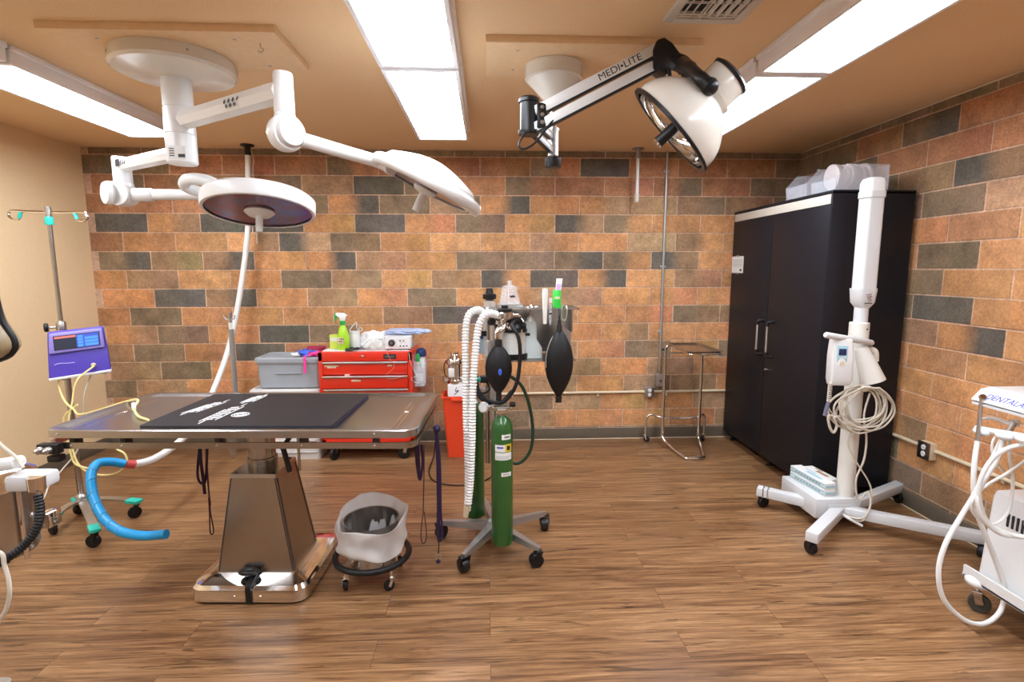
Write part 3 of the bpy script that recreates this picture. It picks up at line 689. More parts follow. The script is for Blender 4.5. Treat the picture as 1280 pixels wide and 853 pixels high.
# ================================================================ operating table
t = thing('operating_table', 'stainless steel veterinary operating table on a tapered pedestal', 'table', (-1.050, 2.488, 0), -.05)
TX, TY, TZ = .770, .338, .829
lo = [rrect(TX-.012, TY-.012, .05, TZ-.036), rrect(TX, TY, .06, TZ-.033), rrect(TX, TY, .06, TZ-.004), rrect(TX-.004, TY-.004, .058, TZ), rrect(TX-.022, TY-.022, .05, TZ), rrect(TX-.040, TY-.040, .045, TZ-.010), rrect(TX-.052, TY-.052, .04, TZ-.011), rrect(TX-.062, TY-.062, .035, TZ-.014)]
top = MB().loft(lo).build('tabletop', 'steeltop', t, local=True)
for s in (-1, 1):
    m = MB()
    for dx in (0, .022): m.box((s*(TX-.115)+dx*s, 0, TZ-.0135), (.004, 2*TY-.19, .003))
    m.build('drain_channel', 'chrome', top, local=True)
    MB().lathe([(0, .001), (.010, .001), (.012, -.002), (.0, -.002)], (s*(TX-.105), .0, TZ-.0115), seg=16).build('drain_cap', 'chrome', top, local=True)
for x in (-TX+.07, TX-.17):
    MB().lathe([(0, 0), (.005, .0), (.004, .004), (0, .005)], (x, -TY, TZ-.016), (0, -1, 0), 12).build('rivet', 'chrome', top, local=True)
rl = MB(); A = rrect(TX-.002, TY-.002, .062, TZ-.079, 7); B = rrect(TX-.002, TY-.002, .062, TZ-.053, 7); Ci = rrect(TX-.010, TY-.010, .056, TZ-.053, 7); Di = rrect(TX-.010, TY-.010, .056, TZ-.079, 7)
rl.loft([A, B, Ci, Di, A], False, False); bmesh.ops.remove_doubles(rl.bm, verts=rl.bm.verts, dist=1e-5)
rail = rl.build('side_rail', 'steel', t, local=True)
for x in (-TX+.12, -.44, -.05, .30, TX-.17):
    for s in (-1, 1): MB().box((x, s*(TY-.03), TZ-.05), (.022, .045, .042), bev=.002).build('rail_bracket', 'black', t, local=True)
    MB().lathe([(0, 0), (.0045, 0), (.004, .003), (0, .004)], (x, -TY+.002, TZ-.066), (0, -1, 0), 10).build('rail_screw', 'chrome', rail, local=True)
MB().box((0, 0, TZ-.06), (.62, .34, .045), bev=.004).build('top_frame', 'alu', t, local=True)
CXX = -.030
col = MB(); col.lathe([(0, .52), (.066, .52), (.066, .60), (.060, .602), (.060, .76), (0, .76)], (CXX, 0, 0), seg=36); col.build('column', 'steel', t, local=True)
# tapered pedestal
def rect(hx, hy, z, cx=0, cy=0): return [V((cx+hx, cy+hy, z)), V((cx-hx, cy+hy, z)), V((cx-hx, cy-hy, z)), V((cx+hx, cy-hy, z))]
px = -.008; py = -.035
ped = MB().loft([rect(.176, .142, .10, px, py), rect(.104, .112, .548, px, py), rect(.104, .112, .566, px, py)]).build('pedestal', 'steel', t, local=True, ang=10)
for sx in (-1, 1):                              # dark seams of the cover panels
    MB().bar((px+sx*.169, py-.1425, .115), (px+sx*.099, py-.1133, .545), .003, .002, up=(0, -1, 0)).build('panel_seam', 'ink', ped, local=True)
    for sy in (-1, 1): MB().bar((px+sx*.1765, py+sy*.130, .115), (px+sx*.1065, py+sy*.102, .545), .002, .003, up=(0, 1, .1)).build('panel_seam', 'ink', ped, local=True)
MB().box((px, py-.1135, .557), (.206, .003, .018)).build('top_band', 'satin', ped, local=True)
for dx, dy in ((-.085, -.09), (-.085, .09), (.085, -.09), (.085, .09)): MB().lathe([(0, .566), (.006, .566), (.005, .57), (0, .571)], (px+dx, py+dy, 0), seg=10).build('bolt', 'ink', ped, local=True)
# foot
fx, fy, hx, hy = -.018, -.005, .262, .252
MB().loft([rrect(hx-.012, hy-.012, .055, .0, 6, (fx, fy)), rrect(hx-.012, hy-.012, .055, .018, 6, (fx, fy))]).build('rubber_skirt', 'rubber', t, local=True)
MB().loft([rrect(hx, hy, .062, .014, 7, (fx, fy)), rrect(hx, hy, .062, .070, 7, (fx, fy)), rrect(hx-.012, hy-.012, .056, .086, 7, (fx, fy)), rrect(hx-.075, hy-.095, .03, .112, 7, (fx, fy)), rrect(hx-.09, hy-.11, .03, .112, 7, (fx, fy))]).build('foot', 'chrome', t, local=True, ang=25)
fp = MB().box((-.005, fy-hy-.004, .05), (.026, .012, .075), bev=.003).build('foot_pedal', 'black', t, local=True)
m = MB(); m.bar((-.005, fy-hy-.004, .088), (-.005, fy-hy+.075, .118), .026, .010, up=(0, 0, 1)); m.build('pedal_arm', 'black', fp, local=True)
MB().sphere((-.028, fy-hy+.055, .128), (.048, .030, .016)).build('pedal_pad', 'black', fp, local=True)
for x in (-.07, .045): MB().lathe([(0, 0), (.005, 0), (.004, .003), (0, .004)], (x, fy-hy, .042), (0, -1, 0), 10).build('foot_screw', 'chrome', t, local=True)
# tilt crank and locking rod under the top
MB().tube([(.06, .02, .735), (.10, -.02, .735), (.135, -.06, .712)], .013, 10).build('tilt_crank', 'black', t, local=True)
m = MB(); m.bar((.135, -.06, .715), (.108, -.085, .668), .020, .014, up=(0, 1, 0)); m.bar((.108, -.085, .670), (.150, -.12, .565), .022, .016, up=(0, 1, 0), bev=.004); m.build('crank_handle', 'black', t, local=True)
MB().tube([(.165, -.05, .76), (.165, -.05, .545)], .007, 8, smooth=False).build('release_rod', 'steel', t, local=True)
m = MB(); m.lathe([(0, .69), (.016, .69), (.020, .66), (.014, .60), (0, .59)], (-.16, -.02, 0), seg=14); m.build('drain_spout', 'frost', t, local=True)
# clamp on the rail at the near left corner
c = MB(); c.box((-TX+.045, -TY-.012, TZ-.072), (.085, .035, .042), bev=.004); c.box((-TX+.06, -TY-.005, TZ-.115), (.05, .04, .028), bev=.006)
cl = c.build('rail_clamp', 'black', t, local=True)
for dx in (-.0, .036): MB().lathe([(0, 0), (.015, 0), (.015, .016), (.009, .020), (.006, .028), (0, .029)], (-TX+.022+dx, -TY-.028, TZ-.074), (-.25, -1, 0), 16).build('clamp_knob', 'nickel', cl, local=True)

# ---------------------------------------------------------------- black rubber mat lying on the table
mt = thing('table_mat', 'black rubber mat with white stripe lettering lying on the steel table', 'mat', (-1.046, 2.488, TZ-.013), -.05)
mx0, mx1, my = -.405, .405, .300
mz = .0004
P = rrect((mx1-mx0)/2, my-.012, .012, 0, 3, ((mx0+mx1)/2, 0))
def lay(z): return [V((p.x, p.y, z)) for p in P]
MB().loft([lay(mz), lay(mz+.0135), [V((p.x*.998, p.y*.995, mz+.0165)) for p in P]]).build('sheet', 'mat', mt, local=True)
MB().bar((mx1+.0008, -my+.03, mz+.004), (mx1+.0008, my-.03, mz+.004), .002, .006).build('purple_edge', 'strap', mt, local=True, label='dark purple underside edge')
def logo(x, y, name, L_, sk, w_=.042, n_=10):                          # a block of slanting parallel stripes
    m = MB()
    for k in range(6):
        pass
    for k in range(n_):
        f = k/n_; m.bar((x+sk*f-w_/2, y+L_*f, mz+.0168), (x+sk*f+w_/2*(1 if k % 3 else .5), y+L_*f+.012, mz+.0168), .010, .0006)
    for e_, a0, a1 in ((-.62, -.10, .75), (.62, .0, 1.0), (-.2, -.25, -.05), (.25, 1.02, 1.25)): m.bar((x+w_*e_+sk*a0, y+L_*a0, mz+.0168), (x+w_*e_+sk*a1, y+L_*a1, mz+.0168), .005, .0006)
    m.build(name, 'whiteink', mt, local=True)
logo(-.315, -.075, 'stripe_emblem', .19, .035); logo(-.160, -.20, 'stripe_emblem', .23, .01, .046); logo(-.150, .115, 'stripe_emblem', .14, .01, .040, 8)
m = MB()
for k in range(3): m.tube([(-.065+.036*math.cos(a*PI/8)*(1-.3*k), -.115+.036*math.sin(a*PI/8)*(1-.3*k), mz+.0166) for a in range(16)], .0022, 5, n=2, closed=True)
m.build('oval_emblem', 'whiteink', mt, local=True)

# ---------------------------------------------------------------- leashes hanging from the rail
def leash(label, pts, w, m, loop=None, clip=None, wd=(1, 0, 0), cat='leash'):
    o = thing('leash', label, cat, pts[0])
    MB().ribbon(pts, w, .0025, wd).build('webbing', m, o)
    if loop: MB().ribbon(loop, w*.8, .0022, wd).build('hand_loop', m, o)
    if clip:
        MB().tube([V(clip)+V((.012*math.cos(a), 0, .016*math.sin(a))) for a in [i*PI/4 for i in range(8)]], .003, 6, closed=True, n=3).build('clip_ring', 'nickel', o)
    return o
y = 2.80
leash('dark purple slip lead hanging under the left half of the table', [(-1.536,2.800,0.570), (-1.540,2.800,0.473), (-1.530,2.790,0.365), (-1.528,2.790,0.284)], .017, 'strap', loop=[(-1.546,2.815,0.552), (-1.573,2.820,0.398), (-1.565,2.820,0.339), (-1.532,2.815,0.354), (-1.505,2.810,0.553)])
leash('maroon cord lead with a purple loop, hanging lowest under the left of the table', [(-1.491,2.770,0.579), (-1.494,2.770,0.439), (-1.490,2.760,0.309), (-1.488,2.760,0.233)], .008, 'maroon', loop=[(-1.488,2.760,0.278), (-1.488,2.755,0.200), (-1.476,2.750,0.093), (-1.494,2.750,0.084), (-1.492,2.755,0.200), (-1.493,2.760,0.278)])
leash('short dark purple lead hanging at the right end of the table', [(-0.315,2.280,0.716), (-0.313,2.280,0.642), (-0.312,2.280,0.557)], .014, 'strap', loop=[(-0.325,2.300,0.706), (-0.323,2.300,0.616), (-0.311,2.300,0.541), (-0.298,2.300,0.616), (-0.300,2.300,0.705)])
leash('thin maroon lead with a narrow loop hanging at the right end of the table', [(-0.284,2.260,0.719), (-0.287,2.260,0.594), (-0.295,2.260,0.408)], .005, 'maroon', loop=[(-0.295,2.260,0.408), (-0.308,2.260,0.302), (-0.299,2.260,0.256), (-0.283,2.260,0.294), (-0.291,2.260,0.408)])
pl = leash('long dark purple lead with a metal clip looped over the right corner of the table', [(-0.241,2.360,0.760), (-0.236,2.355,0.594), (-0.237,2.350,0.364), (-0.235,2.350,0.237)], .013, 'strap', loop=[(-0.235,2.345,0.764), (-0.224,2.340,0.599), (-0.225,2.340,0.368), (-0.219,2.340,0.258), (-0.238,2.340,0.227), (-0.239,2.340,0.368)], clip=(-0.241,2.350,0.137))
MB().sphere((-0.236,2.352,0.762), (.017, .02, .018)).build('knot', 'strap', pl)
MB().cyl((-0.236,2.350,0.221), (-0.241,2.350,0.149), .0025, seg=8).build('cord_end', 'strap', pl)
MB().sphere((-0.242,2.350,0.117), (.011, .008, .011)).build('toggle', 'strap', pl)

# ---------------------------------------------------------------- slim pole clamped behind the table
a = V((-1.377,2.885,0.544)); b = V((-1.372,2.885,1.279))
xx = V((-1.373,2.885,0.911)).x
po = thing('support_pole', 'slim grey upright pole clamped to the far side of the operating table', 'pole', (xx, 2.885, .74))
MB().cyl((xx, 2.885, .72), (xx, 2.885, 1.165), .0135, seg=14).build('tube', 'alu', po)
MB().cyl((xx, 2.885, 1.16), (xx, 2.885, 1.20), .010, seg=12).build('collar', 'offwhite', po)
MB().cyl((xx, 2.885, 1.19), (xx, 2.885, 1.255), .009, seg=12).build('head', 'nickel', po)
m = MB()
for s in (-1, 1): m.tube([(xx, 2.885, 1.215), (xx+s*.022, 2.88, 1.222), (xx+s*.030, 2.875, 1.24)], .004, 8)
m.build('hook', 'nickel', po)
MB().box((xx, 2.876, .752), (.045, .035, .05), bev=.004).build('clamp', 'black', po)

# ---------------------------------------------------------------- kick bucket
BX, BY = -.563, 2.425
k = thing('kick_bucket', 'stainless kick bucket in a black wheeled ring, lined with a white bin bag', 'waste bucket', (BX, BY, 0))
MB().lathe([(0, .075), (.095, .075), (.102, .082), (.128, .30), (.132, .305), (.126, .303), (.10, .09), (0, .085)], (BX, BY, 0), seg=40).build('pail', 'steel', k)
ring = [V((BX+.172*math.cos(a), BY+.172*math.sin(a), .125)) for a in [i*PI/16 for i in range(32)]]
m = MB(); m.tube(ring, .0145, 12, n=1, smooth=False, closed=True, flat=(1, 1)); m.build('bumper_ring', 'rubber', k)
for i in range(4):
    a = PI/4+i*PI/2+.0
    dx, dy = math.cos(a), math.sin(a)
    m = MB(); m.bar((BX+dx*.105, BY+dy*.105, .135), (BX+dx*.165, BY+dy*.165, .120), .022, .006); m.bar((BX+dx*.108, BY+dy*.108, .12), (BX+dx*.112, BY+dy*.112, .185), .02, .004, up=(dx, dy, 0)); m.build('bracket', 'chrome', k)
    caster(k, BX+dx*.15, BY+dy*.15, .026, .02, rz=a+1.2, top=.118)
rng = random.Random(11); m = MB(); n = 72; rows = []
def rimz(a):                                    # bag mouth: high peak at the back, low in front
    return .318+.020*math.sin(a*1+.2)+.022*max(0, math.cos(a-1.65))**2.2+.010*math.sin(3*a+1)
prof = [('in', .012, .100), ('in', .098, .104), ('in', .112, .22), ('rim', 0, 0), ('out', .158, -.035), ('out', .154, -.085), ('out', .160, -.128), ('hem', .150, -.136)]
wr = [[rng.uniform(-1, 1) for _ in range(n)] for _ in range(10)]
def sm(l, i): return (l[i-2]+2*l[i-1]+3*l[i]+2*l[(i+1) % n]+l[(i+2) % n])/9
for q, (kd, r, z) in enumerate(prof):
    ring = []
    for i in range(n):
        a = 2*PI*i/n; w = sm(wr[q], i)*1.6
        if kd == 'in': rr, zz = r+.012*w, z
        elif kd == 'rim': rr, zz = .160+.008*w+.006*math.sin(5*a), rimz(a)
        else: rr, zz = r+.011*w+.004*math.sin(9*a+q), rimz(a)+z+.008*w+.012*math.sin(a*2+q)*(1 if kd == 'out' else 0)
        ring.append(V((BX+rr*math.cos(a), BY+rr*math.sin(a), zz)))
    rows.append(ring)
dense = []
for i in range(n):
    dense.append(crom([r[i] for r in rows], 4))
lo = [[dense[i][j] for i in range(n)] for j in range(len(dense[0]))]
m.loft(lo, True, False).build('bin_liner', 'bag', k, ang=180)
# ================================================================ red rolling tool chest
t = thing('tool_chest', 'red rolling tool chest with a cluttered white top against the back wall', 'tool chest', (-.915, 4.2, 0))
x0, x1, yf, yb, zt, zb = -1.283, -.580, 4.02, 4.40, .862, .145
c = MB(); c.box(((x0+x1)/2, (yf+yb)/2+.01, (zt+zb)/2), (x1-x0, yb-yf-.02, zt-zb), bev=.006)
for xx in (x0+.016, x1-.016): c.box((xx, yf+.004, (zt+zb)/2), (.032, .028, zt-zb), bev=.004)
c.box(((x0+x1)/2, yf+.004, zt-.035), (x1-x0, .028, .070), bev=.004); c.box(((x0+x1)/2, yf+.004, zb+.02), (x1-x0, .028, .04), bev=.004)
c.build('carcass', 'red', t)
MB().box(((x0+x1)/2, (yf+yb)/2+.012, zt+.002), (x1-x0-.045, yb-yf-.035, .006), bev=.002).build('top_liner', 'paper', t)
zz = zt-.075
for i, h in enumerate((.105, .105, .105, .13, .16)):
    z1 = zz; z0 = zz-h+.008; zz -= h; pull = .018 if i == 1 else 0
    f = MB(); f.box(((x0+x1)/2, yf-.002-pull, (z0+z1)/2), (x1-x0-.068, .022, z1-z0), bev=.003)
    if i == 1: f.box(((x0+x1)/2, yf+.0, (z0+z1)/2-.02), (x1-x0-.08, .05, z1-z0-.05))
    d = f.build('drawer', 'red', t)
    MB().box(((x0+x1)/2, yf-.020-pull, z1-.006), (x1-x0-.064, .016, .016), bev=.005).build('pull_rail', 'satin', d)
    if i == 0:
        for xa, xb, dz in ((-1.235, -1.13, .030), (-1.215, -1.15, .041), (-.765, -.73, .030)): MB().box(((xa+xb)/2, yf-.0145, z1-dz), (xb-xa, .002, .009)).build('label', 'ivory', d)
    if i == 1:
        MB().box((-1.0, yf-.0325, z1-.035), (.07, .002, .014)).build('label', 'ivory', d)
        MB().box((-1.07, yf-.01, z1+.003), (.04, .012, .012), rz=.3, bev=.003).build('label_tab', 'paper', d)
MB().lathe([(0, 0), (.010, 0), (.010, .004), (.006, .006), (0, .006)], ((x0+x1)/2-.02, yf-.010, zt-.033), (0, -1, 0), 16).build('lock', 'nickel', t)
MB().box((-.745, yf-.0115, zt-.036), (.095, .003, .036)).build('badge', 'ink', t)
m = MB()
for k in range(6): m.box((-.778+.012*k, yf-.0136, zt-.036), (.007, .001, .010))
m.build('badge_print', 'nickel', t)
for sx in (x0+.08, x1-.075):
    caster(t, sx, yf+.05, .052, .03, rz=1.2 if sx < -.9 else .2, top=.15)
    caster(t, sx, yb-.06, .052, .03, rz=.0, top=.15)
MB().box((x1+.006, yf+.16, .70), (.012, .05, .03), bev=.003).build('side_handle', 'nickel', t)

# ---------------------------------------------------------------- things on the tool chest
ZT = zt+.005
def on(px, py, y): pass
bx, by = -1.112, 4.10
b = thing('spray_bottle', 'lime green spray bottle with white and green trigger head on the tool chest', 'spray bottle', (bx, by, ZT))
MB().lathe([(0, .002), (.043, .0), (.046, .004), (.046, .085), (.044, .11), (.030, .165), (.020, .19), (.017, .20), (0, .20)], (bx, by, ZT), seg=30, sy=.72, xd=(1, 0, 0)).build('body', 'lime', b)
MB().box((bx-.012, by-.034, ZT+.075), (.045, .003, .05), bev=.001).build('label', 'ivory', b)
m = MB()
for q in range(4): m.box((bx-.016+.009*q, by-.0362, ZT+.088), (.005, .001, .010))
m.box((bx-.012, by-.0362, ZT+.07), (.03, .001, .006)); m.build('label_print', 'ink', b)
MB().lathe([(0, .195), (.021, .195), (.021, .222), (.016, .226), (0, .226)], (bx, by, ZT), seg=20).build('collar', 'kelly', b)
MB().prism([(bx+.018, by-.012, ZT+.225), (bx+.02, by-.012, ZT+.245), (bx+.038, by-.012, ZT+.268), (bx+.012, by-.012, ZT+.285), (bx-.045, by-.012, ZT+.286), (bx-.050, by-.012, ZT+.268), (bx-.02, by-.012, ZT+.255), (bx-.016, by-.012, ZT+.225)], (0, .024, 0), bev=.003).build('spray_head', 'white', b)
MB().prism([(bx-.030, by-.007, ZT+.268), (bx-.058, by-.007, ZT+.286), (bx-.060, by-.007, ZT+.262), (bx-.056, by-.007, ZT+.225), (bx-.048, by-.007, ZT+.215), (bx-.044, by-.007, ZT+.24)], (0, .014, 0), bev=.002).build('trigger', 'kelly', b)
bx, by = -1.195, 4.17
b = thing('carton', 'small yellow-green carton half hidden behind the lime spray bottle', 'box', (bx, by, ZT))
MB().box((bx, by, ZT+.055), (.07, .05, .11), bev=.002).build('box', mat('yellow_green_card', (.62, .72, .10), .6), b)
MB().box((bx, by-.0255, ZT+.075), (.05, .001, .03)).build('label', 'paper', b)
bx, by = -1.045, 4.18
b = thing('jar', 'white plastic jar with curled white tubes standing right of the spray bottle', 'jar', (bx, by, ZT))
MB().lathe([(0, 0), (.042, 0), (.044, .004), (.044, .105), (.038, .115), (0, .115)], (bx, by, ZT), seg=28).build('body', 'offwhite', b)
MB().lathe([(0, .114), (.040, .114), (.040, .132), (.037, .135), (0, .135)], (bx, by, ZT), seg=28).build('lid', 'paper', b)
MB().tube([(bx-.02, by, ZT+.13), (bx-.03, by-.01, ZT+.15), (bx+.02, by-.02, ZT+.205), (bx+.024, by-.02, ZT+.17), (bx+.03, by, ZT+.14), (bx+.05, by-.02, ZT+.165), (bx+.066, by-.02, ZT+.155), (bx+.06, by-.02, ZT+.14), (bx+.04, by-.02, ZT+.138)], .0035, 6).build('tubes', 'paper', b)
# scissors-like instruments
for i, (bx, by, rz, lb) in enumerate(((-.985, 4.055, .25, 'black-handled scissors lying open nearest the front edge of the tool chest top'), (-.985, 4.12, -.15, 'black-handled scissors lying behind the open scissors on the tool chest'))):
    b = thing('scissors', lb, 'scissors', (bx, by, ZT), rz)
    m = MB(); m.bar((0, 0, .006), (.09, .012, .006), .010, .004); m.bar((0, 0, .010), (.09, -.010, .010), .010, .004); m.build('blades', 'nickel', b, local=True)
    m = MB()
    for s in (-1, 1):
        m.bar((0, 0, .010), (-.05, s*.018, .010), .009, .008)
        m.tube([(-.072+.024*math.cos(a), s*.026+.016*math.sin(a), .010) for a in [j*PI/4 for j in range(8)]], .006, 8, closed=True, n=3)
    m.build('handles', 'black', b, local=True)
# crumpled gauze
def crumple(name, c, r, seed, mt_, flat=.6, amp=.35):
    bm = bmesh.new(); bmesh.ops.create_icosphere(bm, subdivisions=4, radius=1); rg = random.Random(seed)
    ds = [(V((rg.gauss(0, 1), rg.gauss(0, 1), rg.gauss(0, 1))).normalized(), rg.uniform(2, 7), rg.uniform(0, 6)) for _ in range(16)]
    for v in bm.verts:
        p = v.co.copy(); s = 1
        for d, f, ph in ds: s += amp/7*abs(math.sin(f*p.dot(d)+ph))-amp/14
        v.co = V((p.x*r[0]*s, p.y*r[1]*s, max(-.0, p.z*r[2]*s+r[2]*flat)))
        v.co += V(c)
    m = MB(); m.bm.free(); m.bm = bm; return m
b = crumple('g', (-.885, 4.215, ZT), (.100, .062, .072), 17, 'cloth', .6, .95).build('gauze', 'cloth', ang=25); recentre(b, (-.88, 4.215, ZT)); tag(b, 'crumpled heap of white gauze in the middle of the tool chest top', 'gauze')
b = crumple('g', (-.860, 4.085, ZT), (.070, .035, .045), 9, 'clear', .5, .6).build('plastic_bag', mat('crumpled_clear_film', (.75, .74, .70), .2, alpha=.6), ang=25); recentre(b, (-.86, 4.085, ZT)); tag(b, 'crumpled clear plastic bag in front of the white gauze', 'plastic bag')
# electrosurgery unit
bx, by = -.690, 4.13
b = thing('electrosurgery_unit', 'white control box with a round black dial on the right of the tool chest', 'control box', (bx, by, ZT))
MB().box((bx, by, ZT+.058), (.205, .16, .10), bev=.006).build('case', 'greywhite', b)
MB().box((bx, by-.081, ZT+.056), (.19, .003, .085)).build('front_panel', 'paper', b)
MB().lathe([(0, 0), (.026, 0), (.024, .012), (.018, .016), (0, .016)], (bx-.045, by-.082, ZT+.058), (0, -1, 0), 24).build('dial', 'ink', b)
MB().lathe([(0, .0), (.012, 0), (.011, .004), (0, .004)], (bx-.045, by-.098, ZT+.058), (0, -1, 0), 18).build('dial_cap', 'nickel', b)
for dx, dz in ((.02, .075), (.02, .035), (.045, .035), (.045, .075), (.07, .035)): MB().lathe([(0, 0), (.005, 0), (.005, .006), (0, .006)], (bx+dx, by-.082, ZT+dz), (0, -1, 0), 10).build('button', 'ink', b)
for dx in (-.08, .08): MB().cyl((bx+dx, by-.05, ZT), (bx+dx, by-.05, ZT+.01), .008, seg=10).build('foot', 'rubber', b)
c1 = MB().tube([(-0.753,4.050,0.881), (-0.762,4.000,0.858), (-0.738,3.990,0.804), (-0.709,3.985,0.756), (-0.740,3.985,0.719), (-0.777,3.985,0.683), (-0.753,3.980,0.659), (-0.692,3.975,0.665), (-0.631,3.975,0.683)], .0022, 6).build('wire_lead', mat('salmon_wire', (.70, .25, .16), .5)); recentre(c1, (-0.753,4.050,0.881)); tag(c1, 'salmon coloured wire looping down the front of the red drawers', 'wire')
c1 = MB().tube([(-0.600,4.000,0.856), (-0.589,3.990,0.790), (-0.566,3.990,0.729), (-0.543,3.985,0.680), (-0.585,3.985,0.662), (-0.562,3.985,0.631), (-0.520,3.985,0.624)], .0022, 6).build('wire_lead', 'cord'); recentre(c1, (-0.600,4.000,0.856)); tag(c1, 'pale wire hanging from the control box beside the side basket', 'wire')
bl = crumple('g', (-.63, 4.17, ZT+.113), (.14, .06, .020), 21, 'film', .9, .8).build('plastic_sheet', 'film', ang=25); recentre(bl, (-.63, 4.17, ZT+.113)); tag(bl, 'crumpled blue-tinted plastic sheet lying on the white control box', 'plastic sheet')
# side basket with bottles
bk = thing('side_basket', 'clear wall basket hung on the right side of the red tool chest', 'basket', (-.534, 4.10, .58))
lo = [rrect(.040, .085, .012, .585, 4, (-.532, 4.12)), rrect(.046, .095, .014, .78, 4, (-.530, 4.12)), rrect(.043, .092, .012, .78, 4, (-.530, 4.12)), rrect(.037, .082, .010, .59, 4, (-.532, 4.12))]
MB().loft(lo).build('tray', 'frost', bk)
MB().box((-.5765, 4.12, .80), (.004, .16, .05), bev=.001).build('hook_plate', 'frost', bk)
b = thing('bottle', 'small bottle with green cap and white label in the side basket of the tool chest', 'bottle', (-.534, 4.07, .592))
MB().lathe([(0, 0), (.027, 0), (.028, .004), (.028, .12), (.016, .145), (0, .145)], (-.534, 4.07, .592), seg=22).build('body', 'glass', b)
MB().lathe([(0, .145), (.017, .145), (.017, .168), (0, .168)], (-.534, 4.07, .592), seg=18).build('cap', 'kelly', b)
MB().lathe([(.0286, .03), (.0286, .095)], (-.534, 4.07, .592), seg=22).build('label', 'paper', b)
b = thing('bottle', 'dark blue topped bottle standing at the back of the tool chest side basket', 'bottle', (-.528, 4.16, .592))
MB().lathe([(0, 0), (.03, 0), (.031, .2), (.026, .215), (0, .215)], (-.528, 4.16, .592), seg=22).build('body', 'paper', b)
MB().lathe([(0, .21), (.040, .212), (.042, .235), (.035, .262), (.016, .275), (0, .276)], (-.528, 4.16, .592), seg=24).build('cap', 'navy', b)
b = thing('bottle', 'small red and green bottle poking out of the tool chest side basket', 'bottle', (-.549, 4.115, .592))
MB().lathe([(0, 0), (.016, 0), (.016, .16), (.012, .175), (0, .175)], (-.549, 4.115, .592), seg=18).build('body', 'redplastic', b)
MB().lathe([(0, .173), (.014, .173), (.014, .225), (.006, .24), (0, .24)], (-.549, 4.115, .592), seg=16).build('cap', 'kelly', b)

# ================================================================ storage totes left of the chest
t = thing('storage_tote', 'white lidded storage tote on the floor left of the red tool chest', 'storage box', (-1.565, 4.22, 0))
cx, cy = -1.563, 4.235
lo = [rrect(.235, .15, .03, .0, 4, (cx, cy)), rrect(.255, .165, .035, .50, 4, (cx, cy)), rrect(.268, .178, .04, .50, 4, (cx, cy)), rrect(.268, .178, .04, .535, 4, (cx, cy))]
MB().loft(lo).build('tub', 'whitebin', t)
for k in range(5): MB().box((cx, cy-.158-.0035*k, .06+.095*k), (.43, .012, .006), bev=.002).build('rib', 'whitebin', t)
MB().loft([rrect(.274, .184, .045, .530, 5, (cx, cy)), rrect(.276, .186, .045, .556, 5, (cx, cy)), rrect(.262, .172, .04, .568, 5, (cx, cy)), rrect(.245, .155, .04, .568, 5, (cx, cy)), rrect(.24, .15, .04, .560, 5, (cx, cy))]).build('lid', 'whitebin', t)
t = thing('storage_tote', 'grey storage tote stacked on the white one left of the red tool chest', 'storage box', (-1.545, 4.24, .562))
cx, cy = -1.547, 4.255; z0 = .5695
lo = [rrect(.232, .135, .03, z0, 4, (cx, cy)), rrect(.240, .145, .03, z0+.195, 4, (cx, cy)), rrect(.25, .156, .03, z0+.195, 4, (cx, cy)), rrect(.25, .156, .03, z0+.21, 4, (cx, cy))]
MB().loft(lo).build('tub', 'greybin', t)
MB().loft([rrect(.254, .16, .035, z0+.205, 5, (cx, cy)), rrect(.254, .16, .035, z0+.230, 5, (cx, cy)), rrect(.244, .15, .03, z0+.238, 5, (cx, cy)), rrect(.225, .13, .03, z0+.238, 5, (cx, cy)), rrect(.22, .125, .03, z0+.232, 5, (cx, cy))]).build('lid', 'greybin', t)
MB().box((cx, cy-.147, z0+.115), (.20, .01, .006), bev=.002).build('grip_ledge', 'greybin', t)
zl = z0+.233
def heap(seed, c, r, n, w, m, label, tail=None):
    rg = random.Random(seed); pts = []
    for i in range(n):
        a = i*1.9+rg.uniform(-.4, .4); pts.append((c[0]+r[0]*math.cos(a)*rg.uniform(.4, 1), c[1]+r[1]*math.sin(a)*rg.uniform(.4, 1), c[2]+.008+rg.uniform(.0, r[2])))
    o = thing('slip_lead', label, 'leash', c)
    MB().ribbon(pts, w, .003, (.3, .6, .74), n=5).build('webbing', m, o)
    if tail: MB().ribbon(tail, w, .003, (1, 0, 0)).build('tail', m, o)
    return o
heap(1, (-1.43, 4.21, zl), (.10, .06, .045), 16, .022, 'royal', 'bright blue webbing lead bundled on the grey tote lid')
heap(2, (-1.355, 4.17, zl), (.075, .05, .032), 13, .020, 'pink', 'hot pink webbing lead with its end hanging over the grey tote front', tail=[(-1.42, 4.15, zl+.012), (-1.41, 4.095, zl+.010), (-1.408, 4.086, zl-.03), (-1.412, 4.085, zl-.115)])
heap(3, (-1.375, 4.285, zl), (.105, .05, .05), 14, .022, 'crimson', 'dark crimson webbing lead heaped at the back of the grey tote lid')
heap(4, (-1.50, 4.17, zl), (.05, .03, .02), 8, .018, 'paper', 'small white strap lying at the left of the leads on the grey tote')

